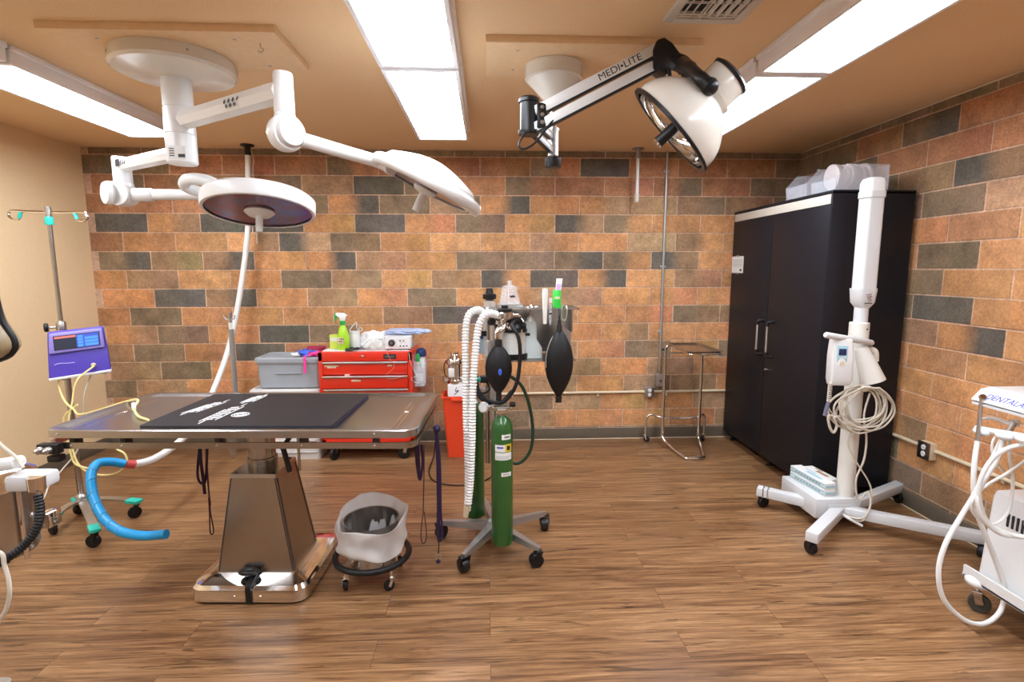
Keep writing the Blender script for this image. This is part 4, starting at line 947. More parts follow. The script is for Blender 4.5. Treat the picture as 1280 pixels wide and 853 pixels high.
# ================================================================ red waste bin, carton and chrome canister
t = thing('waste_bin', 'red-orange plastic waste bin on the floor behind the green gas cylinders', 'waste bin', (-.235, 4.12, 0))
cx, cy = -.228, 4.15
lo = [rrect(.098, .085, .02, .002, 4, (cx, cy)), rrect(.130, .115, .02, .49, 4, (cx, cy)), rrect(.140, .125, .022, .49, 4, (cx, cy)), rrect(.140, .125, .022, .502, 4, (cx, cy)), rrect(.126, .111, .02, .502, 4, (cx, cy)), rrect(.096, .083, .018, .012, 4, (cx, cy))]
MB().loft(lo).build('tub', 'redplastic', t)
MB().box((cx+.02, cy-.128, .478), (.16, .016, .022), bev=.003).build('grip_lip', 'redplastic', t)
t = thing('carton', 'tall white carton with a blue scribble standing in the red waste bin', 'box', (-.245, 4.17, .014))
MB().box((-.245, 4.17, .297), (.15, .13, .566), bev=.003).build('box', 'paper', t)
MB().tube([(-.25, 4.104, .56), (-.26, 4.104, .53), (-.235, 4.104, .535), (-.27, 4.104, .50)], .003, 6).build('printed_swirl', 'navy', t)
t = thing('suction_canister', 'chrome and glass canister with domed lid standing on the carton by the back wall', 'canister', (-.262, 4.17, .58))
cx, cy = -.265, 4.17
MB().lathe([(0, .581), (.062, .581), (.064, .585), (.064, .61), (.056, .615), (0, .615)], (cx, cy, 0), seg=30).build('base', 'chrome', t)
MB().lathe([(0, .612), (.055, .612), (.055, .74), (0, .74)], (cx, cy, 0), seg=30).build('body', 'chrome', t)
MB().box((cx-.025, cy-.052, .675), (.045, .012, .07), bev=.002).build('label', 'paper', t)
MB().lathe([(0, .738), (.066, .738), (.068, .745), (.066, .765), (.060, .785), (.040, .80), (.032, .815), (.036, .822), (.034, .832), (0, .834)], (cx, cy, 0), seg=30).build('lid', 'chrome', t)
m = MB(); m.tube([(cx-.06, cy, .60), (cx-.085, cy-.01, .605), (cx-.09, cy-.01, .635)], .010, 8); m.cyl((cx+.05, cy-.02, .62), (cx+.085, cy-.03, .62), .014, seg=12); m.build('port', 'nickel', t)
MB().tube([(cx-.068, cy, .765), (cx-.085, cy-.005, .72), (cx-.08, cy-.01, .66), (cx-.06, cy-.02, .63)], .004, 8).build('tube', 'rubber', t)
cb = MB().tube([(-0.398,3.900,0.246), (-.43, 4.0, .035), (-.44, 3.75, .008), (-.36, 3.55, .008), (-.15, 3.5, .008), (.02, 3.65, .008), (.05, 4.0, .008)], .0045, 8).build('power_cord', 'rubber'); recentre(cb, (-.36, 3.55, .008)); tag(cb, 'thin black power cord lying on the floor in front of the red waste bin', 'cord')

# ================================================================ chrome tray stand
t = thing('tray_stand', 'chrome instrument tray stand against the back wall, left of the black cabinet', 'tray stand', (1.6, 4.25, 0))
r = .0135
xl = 1.462; xr = 1.772; yy = 4.27; ztop = .862
m = MB()
m.tube([(xl, yy, .70), (xl, yy, .14), (xl+.003, yy-.01, .075), (xl+.03, yy-.08, .032), (1.53, 3.95, .0135), (1.56, 3.92, .0135), (1.64, 3.915, .0135), (1.685, 3.935, .0135), (1.70, 3.975, .0145), (xr-.012, yy-.08, .032), (xr, yy-.01, .075), (xr, yy, .14), (xr, yy, .80)], r, 14, n=6)
m.build('base_frame', 'chrome', t)
MB().tube([(xl, yy, .56), (xl, yy, ztop-.045), (xl+.001, yy, ztop-.03)], .0105, 12).build('upright', 'chrome', t)
m = MB(); m.tube([(xl, yy, .79), (xl+.01, yy, .792), (xr-.01, yy, .792), (xr, yy, .79)], .0085, 10, n=3); m.build('cross_bar', 'chrome', t)
MB().lathe([(0, .80), (.018, .80), (.018, .845), (.0, .845)], (xl, yy, 0), seg=16).build('collar', 'nickel', t)
MB().cyl((xl, yy, .822), (xl-.028, yy-.01, .822), .009, seg=12).build('lock_knob', 'black', t)
m = MB(); m.tube([(1.350, 4.375, .09), (1.352, 4.375, .18), (1.362, 4.37, .225), (1.40, 4.355, .245), (xl, 4.285, .24), ((xl+xr)/2, 4.285, .232), (xr, 4.285, .24), (1.82, 4.355, .245), (1.855, 4.37, .225), (1.862, 4.375, .18), (1.864, 4.375, .09)], .011, 12, n=6); m.build('wheel_frame', 'chrome', t)
caster(t, 1.350, 4.375, .026, .018, rz=2.6, top=.10); caster(t, 1.864, 4.375, .026, .018, rz=.5, top=.10)
# tray lies on a wire frame
fr = rrect(.122, .235, .02, .853, 4, (1.612, 4.055))
MB().tube(fr, .006, 8, n=1, smooth=False, closed=True).build('tray_frame', 'chrome', t)
m = MB(); m.tube([(xl, yy, ztop-.035), (xl+.01, yy, ztop-.016), (xl+.04, yy, ztop-.008)], .009, 10); m.build('frame_elbow', 'chrome', t)
ty = thing('instrument_tray', 'shallow stainless tray lying on the chrome tray stand', 'tray', (1.612, 4.055, .862))
MB().loft([rrect(.115, .228, .02, .8595, 4, (1.612, 4.055)), rrect(.128, .241, .03, .872, 4, (1.612, 4.055)), rrect(.137, .250, .034, .873, 4, (1.612, 4.055)), rrect(.137, .250, .034, .875, 4, (1.612, 4.055)), rrect(.127, .240, .03, .875, 4, (1.612, 4.055)), rrect(.113, .226, .02, .862, 4, (1.612, 4.055))]).build('pan', 'steel', ty)

# ================================================================ black wardrobe cabinet
t = thing('wardrobe_cabinet', 'tall black two-door wood-grain cabinet standing in the back right corner', 'cabinet', (2.33, 3.82, 0))
cx0, cx1, cy0, cy1, ch = 2.068, 2.584, 3.172, 4.448, 1.95
m = MB()
m.box(((cx0+cx1)/2, cy0+.0125, (ch+.07)/2), (cx1-cx0-.004, .025, ch-.07-.02), bev=.001); m.box(((cx0+cx1)/2, cy1-.0125, (ch+.07)/2), (cx1-cx0-.004, .025, ch-.07-.02), bev=.001)
m.box((cx1-.006, (cy0+cy1)/2, (ch+.07)/2), (.012, cy1-cy0-.04, ch-.1)); m.box(((cx0+cx1)/2, (cy0+cy1)/2, .085), (cx1-cx0-.01, cy1-cy0-.05, .025)); m.box(((cx0+cx1)/2, (cy0+cy1)/2, ch-.045), (cx1-cx0-.01, cy1-cy0-.05, .02))
m.build('carcass', 'wood_black', t)
MB().box(((cx0+cx1)/2, (cy0+cy1)/2, ch-.011), (cx1-cx0, cy1-cy0, .022), bev=.002).build('top_panel', 'wood_black', t)
MB().box((cx0+.006, (cy0+cy1)/2, ch-.052), (.016, cy1-cy0-.03, .058), bev=.001).build('pale_top_rail', 'ventwhite', t, label='pale grey rail along the top of the front')
seam = 3.825
def door(ya, yb, hy):
    d = MB().box((cx0+.007, (ya+yb)/2, (ch-.085+.075)/2), (.018, yb-ya-.004, ch-.085-.075), bev=.0015).build('door', 'wood_black', t)
    z0, z1 = .845, 1.10
    h = MB(); h.tube([(cx0-.045, hy, z0+.03), (cx0-.045, hy, z1-.03)], .009, 12, smooth=False); h.build('handle_bar', 'satin', d)
    for z, s in ((z0, 1), (z1, -1)):
        e = MB(); e.tube([(cx0-.002, hy-.012, z), (cx0-.03, hy-.006, z), (cx0-.045, hy, z+s*.008), (cx0-.045, hy, z+s*.034)], .011, 10)
        e.build('handle_end', 'black', d)
    return d
yc = seam
door(cy0+.004, yc-.002, yc-.090); door(yc+.002, cy1-.004, yc+.050)
MB().lathe([(0, 0), (.010, 0), (.009, .005), (0, .006)], (cx0-.002, yc-.018, .735), (-1, 0, 0), 14).build('lock', 'chrome', t)
for yv in (cy0+.05, 3.78, cy1-.06):
    for xv in (cx0+.06, cx1-.06): MB().lathe([(0, 0), (.022, 0), (.022, .008), (.014, .012), (.014, .075), (0, .075)], (xv, yv, 0), seg=14).build('foot', 'black', t)
pn = thing('notice_sheet', 'small white printed notice taped to the left door of the black cabinet', 'notice', (2.064,4.337,1.516))
c = V((2.066,4.340,1.516))
MB().box((cx0-.0032, c.y, c.z), (.0016, .20, .135)).build('sheet', 'paper', pn)
m = MB()
for k in range(4): m.box((cx0-.0043, c.y, c.z+.036-.016*k), (.0006, .16, .005))
m.build('print_lines', 'greybin', pn)
m = MB(); m.box((cx0-.0043, c.y-.06, c.z-.045), (.0006, .03, .02)); m.build('stamp', 'ink', pn)
for dz in (-.07, .07): MB().box((cx0-.0043, c.y, c.z+dz), (.0008, .06, .018)).build('tape', 'clear', pn)

# ---------------------------------------------------------------- bins on the cabinet
def bin_(c, sx, sy, h, label):
    """open-fronted hopper bin, low front towards the room"""
    b = thing('parts_bin', label, 'plastic bin', (c[0], c[1], ch))
    x0, x1 = c[0]-sx/2, c[0]+sx/2; y0, y1 = c[1]-sy/2, c[1]+sy/2; z = ch+.001; tk = .003
    MB().box((c[0], c[1], z+tk/2), (sx, sy, tk)).build('bottom', 'frost', b)
    side = lambda y: [(x0-.02, y, z), (x1, y, z), (x1, y, z+h), (x0+.045, y, z+h), (x0-.03, y, z+h*.48)]
    for yv in (y0, y1-tk): MB().prism(side(yv), (0, tk, 0)).build('side', 'frost', b)
    MB().box((x1-tk/2, c[1], z+h/2), (tk, sy, h)).build('back', 'frost', b)
    MB().prism([(x0-.02, y0, z), (x0-.03, y0, z+h*.48), (x0-.027, y0, z+h*.48), (x0-.017, y0, z)], (0, sy, 0)).build('front', 'frost', b)
    MB().box((c[0]+.012, y0+.004, z+h), (sx-.05, .012, .006), bev=.002).build('lip', 'frost', b)
    return b
bin_((2.25, 3.575, 0), .30, .24, .165, 'empty translucent plastic bin on the black cabinet, behind the full one')
bb = bin_((2.27, 3.315, 0), .30, .25, .15, 'translucent plastic bin on the black cabinet filled with clear discs')
for i in range(9):
    d = MB(); xx = 2.150+.0265*i; tilt = V((1, .04*math.sin(i*2.1), .04*math.cos(i*1.3))).normalized()
    R_ = .078+.004*math.sin(i*3)
    d.lathe([(0, -.009), (R_-.004, -.009), (R_, -.007), (R_, .007), (R_-.004, .009), (R_-.010, .004), (0, .004)], (xx, 3.315+.012*math.sin(i*1.7), ch+.006+R_+.010), tilt, 30)
    o = d.build('clear_disc', 'petri'); recentre(o, (xx, 3.315, ch+.094)); tag(o, 'round clear plastic disc standing on edge in the full bin on the black cabinet', 'disc', 'clear discs in the plastic bin')
# ================================================================ anaesthesia machine
AX, AY = .030, 2.72
t = thing('anesthesia_machine', 'wheeled anesthesia machine with white corrugated hoses, steel shelf and five-leg base', 'anesthesia machine', (AX, AY, 0))
legs = [(-0.123,2.444,0.000), (0.244,2.484,0.000), (0.314,2.871,0.000), (-0.275,2.790,0.000), (-.03, 3.07, 0)]
MB().lathe([(0, .075), (.045, .075), (.05, .085), (.05, .125), (.04, .14), (.024, .15), (0, .15)], (AX, AY, 0), seg=30).build('hub', 'alu', t)
for lx, ly, _ in legs:
    d = (V((lx, ly, 0))-V((AX, AY, 0))); L = d.length; d.normalize(); n = V((-d.y, d.x, 0)); lo = []
    for f, w, z0, z1 in ((.02, .032, .085, .128), (L*.5, .026, .083, .117), (L-.02, .018, .084, .106), (L+.012, .012, .086, .102)):
        c = V((AX, AY, 0))+d*f; lo.append([c+n*w+V((0, 0, z0)), c+n*w*.7+V((0, 0, z1)), c-n*w*.7+V((0, 0, z1)), c-n*w+V((0, 0, z0))])
    MB().loft(lo).build('leg', 'alu', t)
    a = math.atan2(d.y, d.x)
    caster(t, lx, ly, .036, .042, rz=a+1.1, top=.095, mf='black', solid=True)
MB().cyl((AX, AY, .14), (AX, AY, 1.26), .019, seg=18).build('pole', 'satin', t)
MB().cyl((AX-.035, AY+.02, .45), (AX-.035, AY+.02, 1.22), .012, seg=14).build('pole', 'steel', t)
# shelf, back panel and top tray
zs = (0.206,2.700,1.028)[2]; zt2 = (0.239,2.720,1.288)[2]
xa = (0.078,2.600,1.046)[0]; xb = (0.432,2.780,1.215)[0]
bp = (0.444,2.860,1.207)
MB().loft([rrect((xb-AX-.0)/2+.01, .125, .02, zs-.008, 4, ((xb+AX)/2+.0, 2.74)), rrect((xb-AX)/2+.01, .125, .02, zs, 4, ((xb+AX)/2, 2.74))]).build('lower_shelf', 'steel', t)
MB().loft([rrect((xb-AX)/2+.02, .13, .02, zt2-.006, 4, ((xb+AX)/2+.005, 2.74)), rrect((xb-AX)/2+.02, .13, .02, zt2, 4, ((xb+AX)/2+.005, 2.74))]).build('top_tray', 'steeltop', t)
MB().box(((xb+AX)/2+.03, 2.862, (zs+zt2)/2), (xb-AX-.02, .006, zt2-zs-.012)).build('back_panel', 'steel', t)
MB().box((xb+.008, 2.80, (zt2+zs)/2+.06), (.006, .12, zt2-zs-.13)).build('side_panel', 'steel', t)
# carbon dioxide absorber: glass canister between black end plates
c = V((0.126,2.680,1.103)); cx, cy = c.x, c.y
zb_ = zs+.004; 
m = MB(); m.lathe([(0, zb_), (.075, zb_), (.078, zb_+.006), (.078, zb_+.026), (0, zb_+.026)], (cx, cy, 0), seg=32); m.build('absorber_base', 'black', t)
ab = MB().lathe([(0, zb_+.026), (.066, zb_+.026), (.066, zb_+.135), (0, zb_+.135)], (cx, cy, 0), seg=32).build('absorber_canister', mat('white_absorbent', (.66, .66, .63), .35, var=.22, scale=90), t)
m = MB(); m.lathe([(0, zb_+.135), (.074, zb_+.135), (.074, zb_+.150), (.058, zb_+.155), (.05, zb_+.175), (.036, zb_+.180), (0, zb_+.182)], (cx, cy, 0), seg=32); m.build('absorber_lid', 'black', t)
for a in (.4, 2.2, 3.9, 5.3): MB().cyl((cx+.074*math.cos(a), cy+.074*math.sin(a), zb_+.02), (cx+.074*math.cos(a), cy+.074*math.sin(a), zb_+.15), .004, seg=8).build('tie_rod', 'chrome', ab)
# pale vaporizer body beside it
v = V((0.218,2.700,1.099)); vx, vy = v.x, v.y
m = MB(); m.loft([rrect(.045, .045, .012, zs+.002, 4, (vx+.012, vy)), rrect(.045, .045, .012, zs+.055, 4, (vx+.012, vy)), rrect(.030, .034, .010, zs+.10, 4, (vx, vy)), rrect(.034, .036, .010, zs+.185, 4, (vx-.004, vy)), rrect(.036, .038, .012, zs+.19, 4, (vx-.004, vy))])
vb = m.build('vaporizer', mat('pale_green_grey_enamel', (.50, .55, .53), .3, coat=.3), t)
MB().lathe([(0, zs+.188), (.024, zs+.188), (.020, zs+.205), (.008, zs+.22), (.006, zs+.25), (0, zs+.25)], (vx, vy, 0), seg=18).build('filler_spout', 'offwhite', vb)
MB().box((vx-.042, vy-.028, zs+.165), (.035, .03, .035), bev=.005).build('vaporizer_knob', 'black', vb)
MB().box((vx-.030, vy-.030, zs+.125), (.05, .02, .014), bev=.003).build('latch', 'black', vb)
# breathing valves
def valve(px, py0, py1, y, knob, name):
    b = V((-0.816,1.000,1.930)) if False else None
def valve(x, y, z, s, tall):
    vv = MB().lathe([(0, z-.045), (.020*s, z-.045), (.022*s, z-.02), (.032*s, z-.015), (.034*s, z+.012), (.026*s, z+.020), (0, z+.020)], (x, y, 0), seg=26).build('breathing_valve', 'chrome', t)
    if tall:
        MB().lathe([(0, z+.018), (.026*s, z+.018), (.028*s, z+.045), (.020*s, z+.055), (0, z+.055)], (x, y, 0), seg=24).build('valve_dome', 'glass', vv)
        MB().lathe([(0, z+.05), (.018*s, z+.05), (.018*s, z+.06), (.030*s, z+.062), (.030*s, z+.085), (.018*s, z+.088), (.014*s, z+.115), (0, z+.116)], (x, y, 0), seg=20).build('valve_knob', 'black', vv)
    else:
        MB().lathe([(0, z+.018), (.030*s, z+.018), (.030*s, z+.030), (.014*s, z+.034), (.014*s, z+.048), (0, z+.048)], (x, y, 0), seg=24).build('valve_knob', 'black', vv)
    return vv
A1 = V((0.009,2.680,1.271)); A2 = V((0.083,2.600,1.257))
valve(A1.x, A1.y, A1.z, 1.15, True); valve(A2.x, A2.y, A2.z, 1.25, False)
m = MB(); m.tube([A1+V((0, 0, -.03)), A1+V((.03, -.0, -.05)), A2+V((.02, .03, -.06)), A2+V((.03, .03, -.09))], .015, 12); m.tube([A2+V((.03, 0, .0)), A2+V((.07, .02, -.005)), A2+V((.09, .05, -.03))], .013, 12); m.build('chrome_manifold', 'chrome', t)
m = MB(); m.tube([A1+V((.03, -.01, .01)), A1+V((.06, -.02, -.005)), A1+V((.075, -.03, -.02))], .008, 10); m.build('elbow_pipe', 'nickel', t)
m = MB(); m.tube([A2+V((.0, -.0, -.03)), V((0.070,2.570,1.190)), V((0.046,2.550,1.188)), V((0.042,2.540,1.147))], .0145, 14, n=6); m.build('bag_elbow', 'chrome', t)
# clear mask resting on the tray
mk = thing('anesthesia_mask', 'clear cone-shaped mask standing at the left end of the machine top tray', 'mask', (0.113,2.740,1.299))
c = V((0.113,2.740,1.299)); zz = zt2+.001
MB().lathe([(.058, zz), (.062, zz), (.062, zz+.012), (.056, zz+.018), (.038, zz+.105), (.020, zz+.112), (.012, zz+.114), (.012, zz+.135), (.009, zz+.135), (.009, zz+.11), (.034, zz+.100), (.052, zz+.018), (.058, zz)], (c.x, c.y, 0), seg=32).build('cone', 'clear', mk)
MB().lathe([(.054, zz), (.066, zz), (.066, zz+.014), (.054, zz+.014), (.054, zz)], (c.x, c.y, 0), seg=32).build('rubber_rim', 'satin', mk)
MB().box((c.x+.012, c.y-.050, zz+.055), (.026, .004, .010), rz=.1).build('print_mark', 'ink', mk)
# corrugated hoses
MB().corr([A1+V((-.03, -.005, -.005)), V((-0.054,2.620,1.280)), V((-0.093,2.580,1.260)), V((-0.108,2.560,1.180)), V((-0.110,2.550,1.005)), V((-0.110,2.550,0.765)), V((-0.105,2.550,0.518)), V((-0.107,2.550,0.342)), V((-0.112,2.550,0.265))], .0165).build('breathing_hose', 'hose', t)
MB().corr([A2+V((-.025, -.005, -.002)), V((0.001,2.550,1.270)), V((-0.030,2.530,1.245)), V((-0.050,2.520,1.185)), V((-0.062,2.510,1.070)), V((-0.075,2.510,0.894)), V((-0.082,2.510,0.655)), V((-0.092,2.510,0.451)), V((-0.106,2.510,0.318))], .0165).build('breathing_hose', 'hose', t)
MB().cyl((-0.108,2.520,0.322), (-0.119,2.520,0.254), .017, .013, 16).build('hose_adapter', 'ivory', t)
for k, (p, q) in enumerate((((-.03, -.005, -.005), (-.012, -.004, -.003)), ((-.028, -.005, -.002), (-.008, -.004, 0)))):
    b = (A1, A2)[k]; MB().cyl(b+V(p), b+V(q), .014, seg=16).build('hose_port', 'nickel', t)
# rebreathing bag
def bag(c, top, R, h, par_or_none, name, m):
    prof = []
    for i in range(25):
        u = i/24; r = R*(math.sin(PI*min(1, u*.97+.03)))**.72*(1-.10*(u-.45))
        prof.append((max(.012, r), -h*u))
    prof = [(0, .0)]+prof+[(0, -h)]
    return MB().lathe(prof, c, (0, 0, 1), 36, sy=.62, xd=(1, 0, 0))
c = V((0.050,2.530,1.121)); h = V((0.050,2.530,1.121)).z-V((0.048,2.530,0.876)).z
rb = bag(c, 0, .0655, h, None, 'b', 'rubber').build('rebreathing_bag', 'rubber', t, label='black rubber rebreathing bag')
MB().lathe([(0, .012), (.016, .012), (.018, .0), (.018, -.02), (0, -.02)], c+V((0, 0, .012)), seg=20).build('bag_neck', 'black', rb)
MB().lathe([(0, .01), (.014, .01), (.014, -.035), (0, -.035)], c-V((0, 0, h-.004)), seg=16).build('bag_tail', 'black', rb)
for dx in (-.026, .03):                          # moulded seams
    pts = []
    for i in range(3, 22):
        u = i/24; r = .0655*(math.sin(PI*min(1, u*.97+.03)))**.72*(1-.10*(u-.45)); f = dx/.0655*1.0
        pts.append(c+V((r*f, -.62*r*math.sqrt(max(0, 1-f*f))-.0004, -h*u)))
    MB().tube(pts, .0018, 6, n=2).build('seam', 'rubber', rb)
pt = c+V((.006, -.0415, -h*.52)); MB().sphere(pt, (.009, .0025, .016)).build('blue_mark', 'royal', rb, label='small blue mark on the bag')
# black hoses
MB().tube([A2+V((.05, .0, -.03)), V((0.115,2.520,1.210)), V((0.144,2.500,1.159)), V((0.152,2.500,1.058)), V((0.137,2.500,0.941)), V((0.098,2.510,0.865)), V((0.052,2.520,0.835)), V((-0.003,2.560,0.841)), V((-0.051,2.620,0.877)), V((-0.059,2.680,0.938))], .0092, 12).build('black_hose', 'rubber', t)
MB().tube([V((-0.066,2.600,0.898)), V((-0.042,2.580,0.853)), V((0.013,2.580,0.820)), V((0.070,2.600,0.818)), V((0.120,2.640,0.862))], .012, 12).build('black_hose', 'rubber', t)
MB().tube([V((0.072,2.660,0.949)), V((0.113,2.660,0.937)), V((0.171,2.670,0.884)), V((0.209,2.680,0.788)), V((0.231,2.690,0.656)), V((0.224,2.700,0.543)), V((0.186,2.700,0.478)), V((0.139,2.700,0.457)), V((0.097,2.700,0.484))], .0088, 12).build('supply_hose', mat('dark_green_hose', (.010, .045, .022), .4), t)
MB().tube([V((-0.286,3.000,0.876)) if False else V((-0.026,2.660,0.942)), V((0.006,2.620,0.884)), V((-0.027,2.620,0.860)), V((-0.055,2.640,0.872))], .005, 8).build('black_hose', 'rubber', t)
# side parts: flow tube, regulator box, knob, gauge
MB().cyl((-0.013,2.660,1.045), (-0.012,2.660,1.229), .011, seg=14).build('flow_tube', 'glass', t)
m = MB(); q = V((-0.001,2.690,1.020)); m.box((q.x, q.y, q.z), (.03, .03, .20), bev=.004); m.build('flow_block', 'satin', t)
q = V((-0.026,2.800,1.109)); m = MB(); m.box((q.x-.01, q.y, q.z-.02), (.075, .06, .105), bev=.008); m.build('monitor_box', mat('blue_grey_plastic', (.36, .43, .50), .4), t)
MB().box((q.x-.01, q.y-.031, q.z+.018), (.05, .004, .02)).build('monitor_strip', 'navy', t)
q = V((0.012,2.640,1.218)); MB().lathe([(0, 0), (.017, 0), (.017, .03), (0, .03)], q, (.5, -1, .2), 18).build('flow_knob', 'black', t)
q = V((-0.020,2.630,1.163)); MB().box(q, (.028, .022, .028), bev=.004).build('flow_knob', 'black', t)
q = V((-0.018,2.620,0.934)); MB().box(q, (.05, .04, .036), bev=.006).build('flush_valve', 'black', t)
MB().lathe([(0, 0), (.011, 0), (.012, .022), (0, .024)], q+V((-.022, -.015, 0)), (-1, -.2, 0), 16).build('flush_button', 'teal', t)
q = V((-0.019,2.570,0.803)); g = MB().lathe([(0, 0), (.026, 0), (.028, .006), (.028, .018), (.025, .021), (0, .021)], q, (-.4, -1, .1), 26).build('pressure_gauge', 'satin', t)
MB().lathe([(0, .0205), (.022, .0205), (.022, .0225), (0, .0225)], q, (-.4, -1, .1), 24).build('gauge_face', 'paper', g)
q = V((0.045,2.590,0.801)); m = MB(); m.box(q, (.10, .04, .035), bev=.008); m.tube([q+V((-.06, -.02, 0)), q+V((-.02, -.03, .01)), q+V((.03, -.03, .012))], .008, 8)
m.build('yoke_block', 'nickel', t)
MB().lathe([(0, 0), (.012, 0), (.014, .012), (.012, .03), (0, .03)], V((0.105,2.580,0.811)), (1, -.1, .05), 14).build('yoke_handle', 'black', t)
MB().bar((AX, AY, .80), ((0.069,2.570,0.805)[0], 2.59, .80), .03, .03).build('yoke_arm', 'alu', t)
MB().bar((AX, AY, .83), (-.06, 2.86, .83), .03, .03).build('yoke_arm', 'alu', t)
m = MB(); q = V((0.156,2.700,1.008)); m.tube([(AX, AY, q.z+.0), (AX+.06, AY-.01, q.z), (AX+.10, AY-.01, q.z+.01)], .012, 10); m.build('shelf_arm', 'satin', t)

# ---------------------------------------------------------------- green gas cylinders
def cylinder(x, y, z0, label, front):
    c = thing('gas_cylinder', label, 'gas cylinder', (x, y, z0), group='green gas cylinders on the anesthesia machine')
    R = .0545; h = front
    b = MB().lathe([(0, .006), (R*.75, .0), (R*.95, .006), (R, .018), (R, h-.07), (R*.93, h-.04), (R*.72, h-.015), (R*.42, h-.002), (.018, h+.004), (0, h+.004)], seg=40).build('body', 'green', c, local=True)
    MB().lathe([(0, h), (.016, h), (.018, h+.006), (.016, h+.022), (.013, h+.024), (.013, h+.06), (0, h+.06)], seg=20).build('valve', 'nickel', c, local=True)
    return c, b, h
q0 = V((0.066,2.565,0.085)); q1 = V((0.068,2.565,0.758)); 
c, b, h = cylinder(q0.x, q0.y, q0.z, 'green gas cylinder with white and yellow labels, foremost on the anesthesia machine', q1.z-q0.z)
def wrap(par, a0, a1, z0, z1, m, name, R=.0549):
    n = 14; mb = MB(); i0 = []; i1 = []
    for i in range(n+1):
        a = a0+(a1-a0)*i/n; i0.append((R*math.sin(a), -R*math.cos(a), z0)); i1.append((R*math.sin(a), -R*math.cos(a), z1))
    v0 = [mb.bm.verts.new(p) for p in i0]; v1 = [mb.bm.verts.new(p) for p in i1]; w0 = [mb.bm.verts.new((p[0]*.99, p[1]*.99, p[2])) for p in i0]; w1 = [mb.bm.verts.new((p[0]*.99, p[1]*.99, p[2])) for p in i1]
    for i in range(n):
        for A, B in ((v0, v1), (w1, w0), (v1, w1), (w0, v0)): mb.bm.faces.new((A[i], A[i+1], B[i+1], B[i]))
    mb.bm.faces.new((v0[0], v1[0], w1[0], w0[0])); mb.bm.faces.new((v0[n], w0[n], w1[n], v1[n]))
    return mb.build(name, m, par, local=True)
wrap(b, -.05, .85, h-.108, h-.082, 'paper', 'label'); wrap(b, .2, .7, h-.098, h-.092, 'ink', 'label_print', .0552)
wrap(b, -.70, .25, h-.170, h-.134, 'paper', 'label'); wrap(b, .25, .95, h-.170, h-.132, 'sticker', 'hazard_label')
wrap(b, -.5, .1, h-.152, h-.144, 'inkblue', 'label_print', .0552); wrap(b, .42, .75, h-.162, h-.140, 'ink', 'label_print', .0552)
wrap(b, -.70, .95, h-.212, h-.174, 'paper', 'label'); wrap(b, -.6, .8, h-.196, h-.193, 'greybin', 'label_print', .0552); wrap(b, -.6, .6, h-.205, h-.202, 'greybin', 'label_print', .0552)
wrap(b, -.1, .9, h-.296, h-.276, 'paper', 'label'); wrap(b, .05, .7, h-.289, h-.283, 'greybin', 'label_print', .0552)
m = MB(); m.box((0, -.004, h+.03), (.05, .03, .03), bev=.005); m.tube([(-.03, -.01, h+.035), (-.045, -.02, h+.045), (-.03, -.03, h+.05), (.03, -.03, h+.05), (.045, -.02, h+.045)], .006, 8); m.build('yoke_clamp', 'chrome', c, local=True)
MB().lathe([(0, h-.006), (.015, h-.006), (.016, h+.004), (0, h+.004)], seg=18).build('collar_tag', 'paper', c, local=True)
q0 = V((-0.081,2.860,0.093))
cylinder(q0.x, q0.y, q0.z, 'green gas cylinder without labels behind the white corrugated hoses', h)

# ---------------------------------------------------------------- things on and under the top tray
q = V((0.348,2.660,1.283)); zz = zt2+.0005
b = thing('green_canister', 'bright green canister with a pale label on the machine top tray', 'canister', (q.x, q.y, zz))
MB().lathe([(0, .0), (.019, 0), (.020, .003), (.020, .085), (.018, .088), (.016, .088), (.016, .01), (0, .01)], (q.x, q.y, zz), seg=26).build('body', 'vivid', b)
MB().box((q.x-.001, q.y-.0196, zz+.05), (.024, .003, .012)).build('label', 'ivory', b)
tb = thing('gel_tube', 'white and pink squeeze tube standing in the bright green canister', 'tube', (q.x+.004, q.y, zz+.012))
lo = [rrect(.010, .010, .0099, zz+.012, 4, (q.x, q.y)), rrect(.013, .012, .0118, zz+.05, 4, (q.x+.003, q.y)), rrect(.015, .006, .004, zz+.12, 4, (q.x+.009, q.y)), rrect(.016, .0015, .001, zz+.146, 4, (q.x+.012, q.y))]
MB().loft(lo).build('tube', 'paper', tb)
MB().bar((q.x+.004, q.y-.0115, zz+.085), (q.x+.0085, q.y-.0075, zz+.118), .022, .0016, up=(0, -1, .1)).build('label', mat('lilac_label', (.55, .35, .62), .5), tb)
def hang_tube(px, y, z1, z0, r, m, label, tip):
    p = V((0.276,2.600,1.296)); 
q = V((0.285,2.606,1.295)); z1 = (0.280,2.606,1.386)[2]; z0 = (0.266,2.606,1.212)[2]
b = thing('syringe_case', 'long white capped tube hung at the front edge of the machine top tray', 'tube', (q.x, q.y, q.z))
MB().lathe([(0, z0), (.009, z0), (.0125, z0+.09), (.0145, z1-.03), (0, z1-.03)], (q.x-.003, q.y, 0), seg=18).build('tube', 'offwhite', b)
MB().lathe([(0, z1-.03), (.0155, z1-.03), (.0135, z1-.008), (.0115, z1), (0, z1)], (q.x-.003, q.y, 0), seg=18).build('cap', 'paper', b)
q = V((0.309,2.606,1.272)); z1 = (0.304,2.606,1.339)[2]; z0 = (0.305,2.606,1.204)[2]
b = thing('syringe', 'thin clear syringe hung beside the long white tube on the machine tray', 'syringe', (q.x, q.y, q.z))
MB().lathe([(0, z0), (.003, z0), (.0075, z0+.022), (.0075, z1-.02), (0, z1-.02)], (q.x, q.y, 0), seg=16).build('barrel', 'frost', b)
MB().lathe([(0, z1-.022), (.0085, z1-.022), (.0085, z1), (0, z1)], (q.x, q.y, 0), seg=16).build('cap', 'greywhite', b)
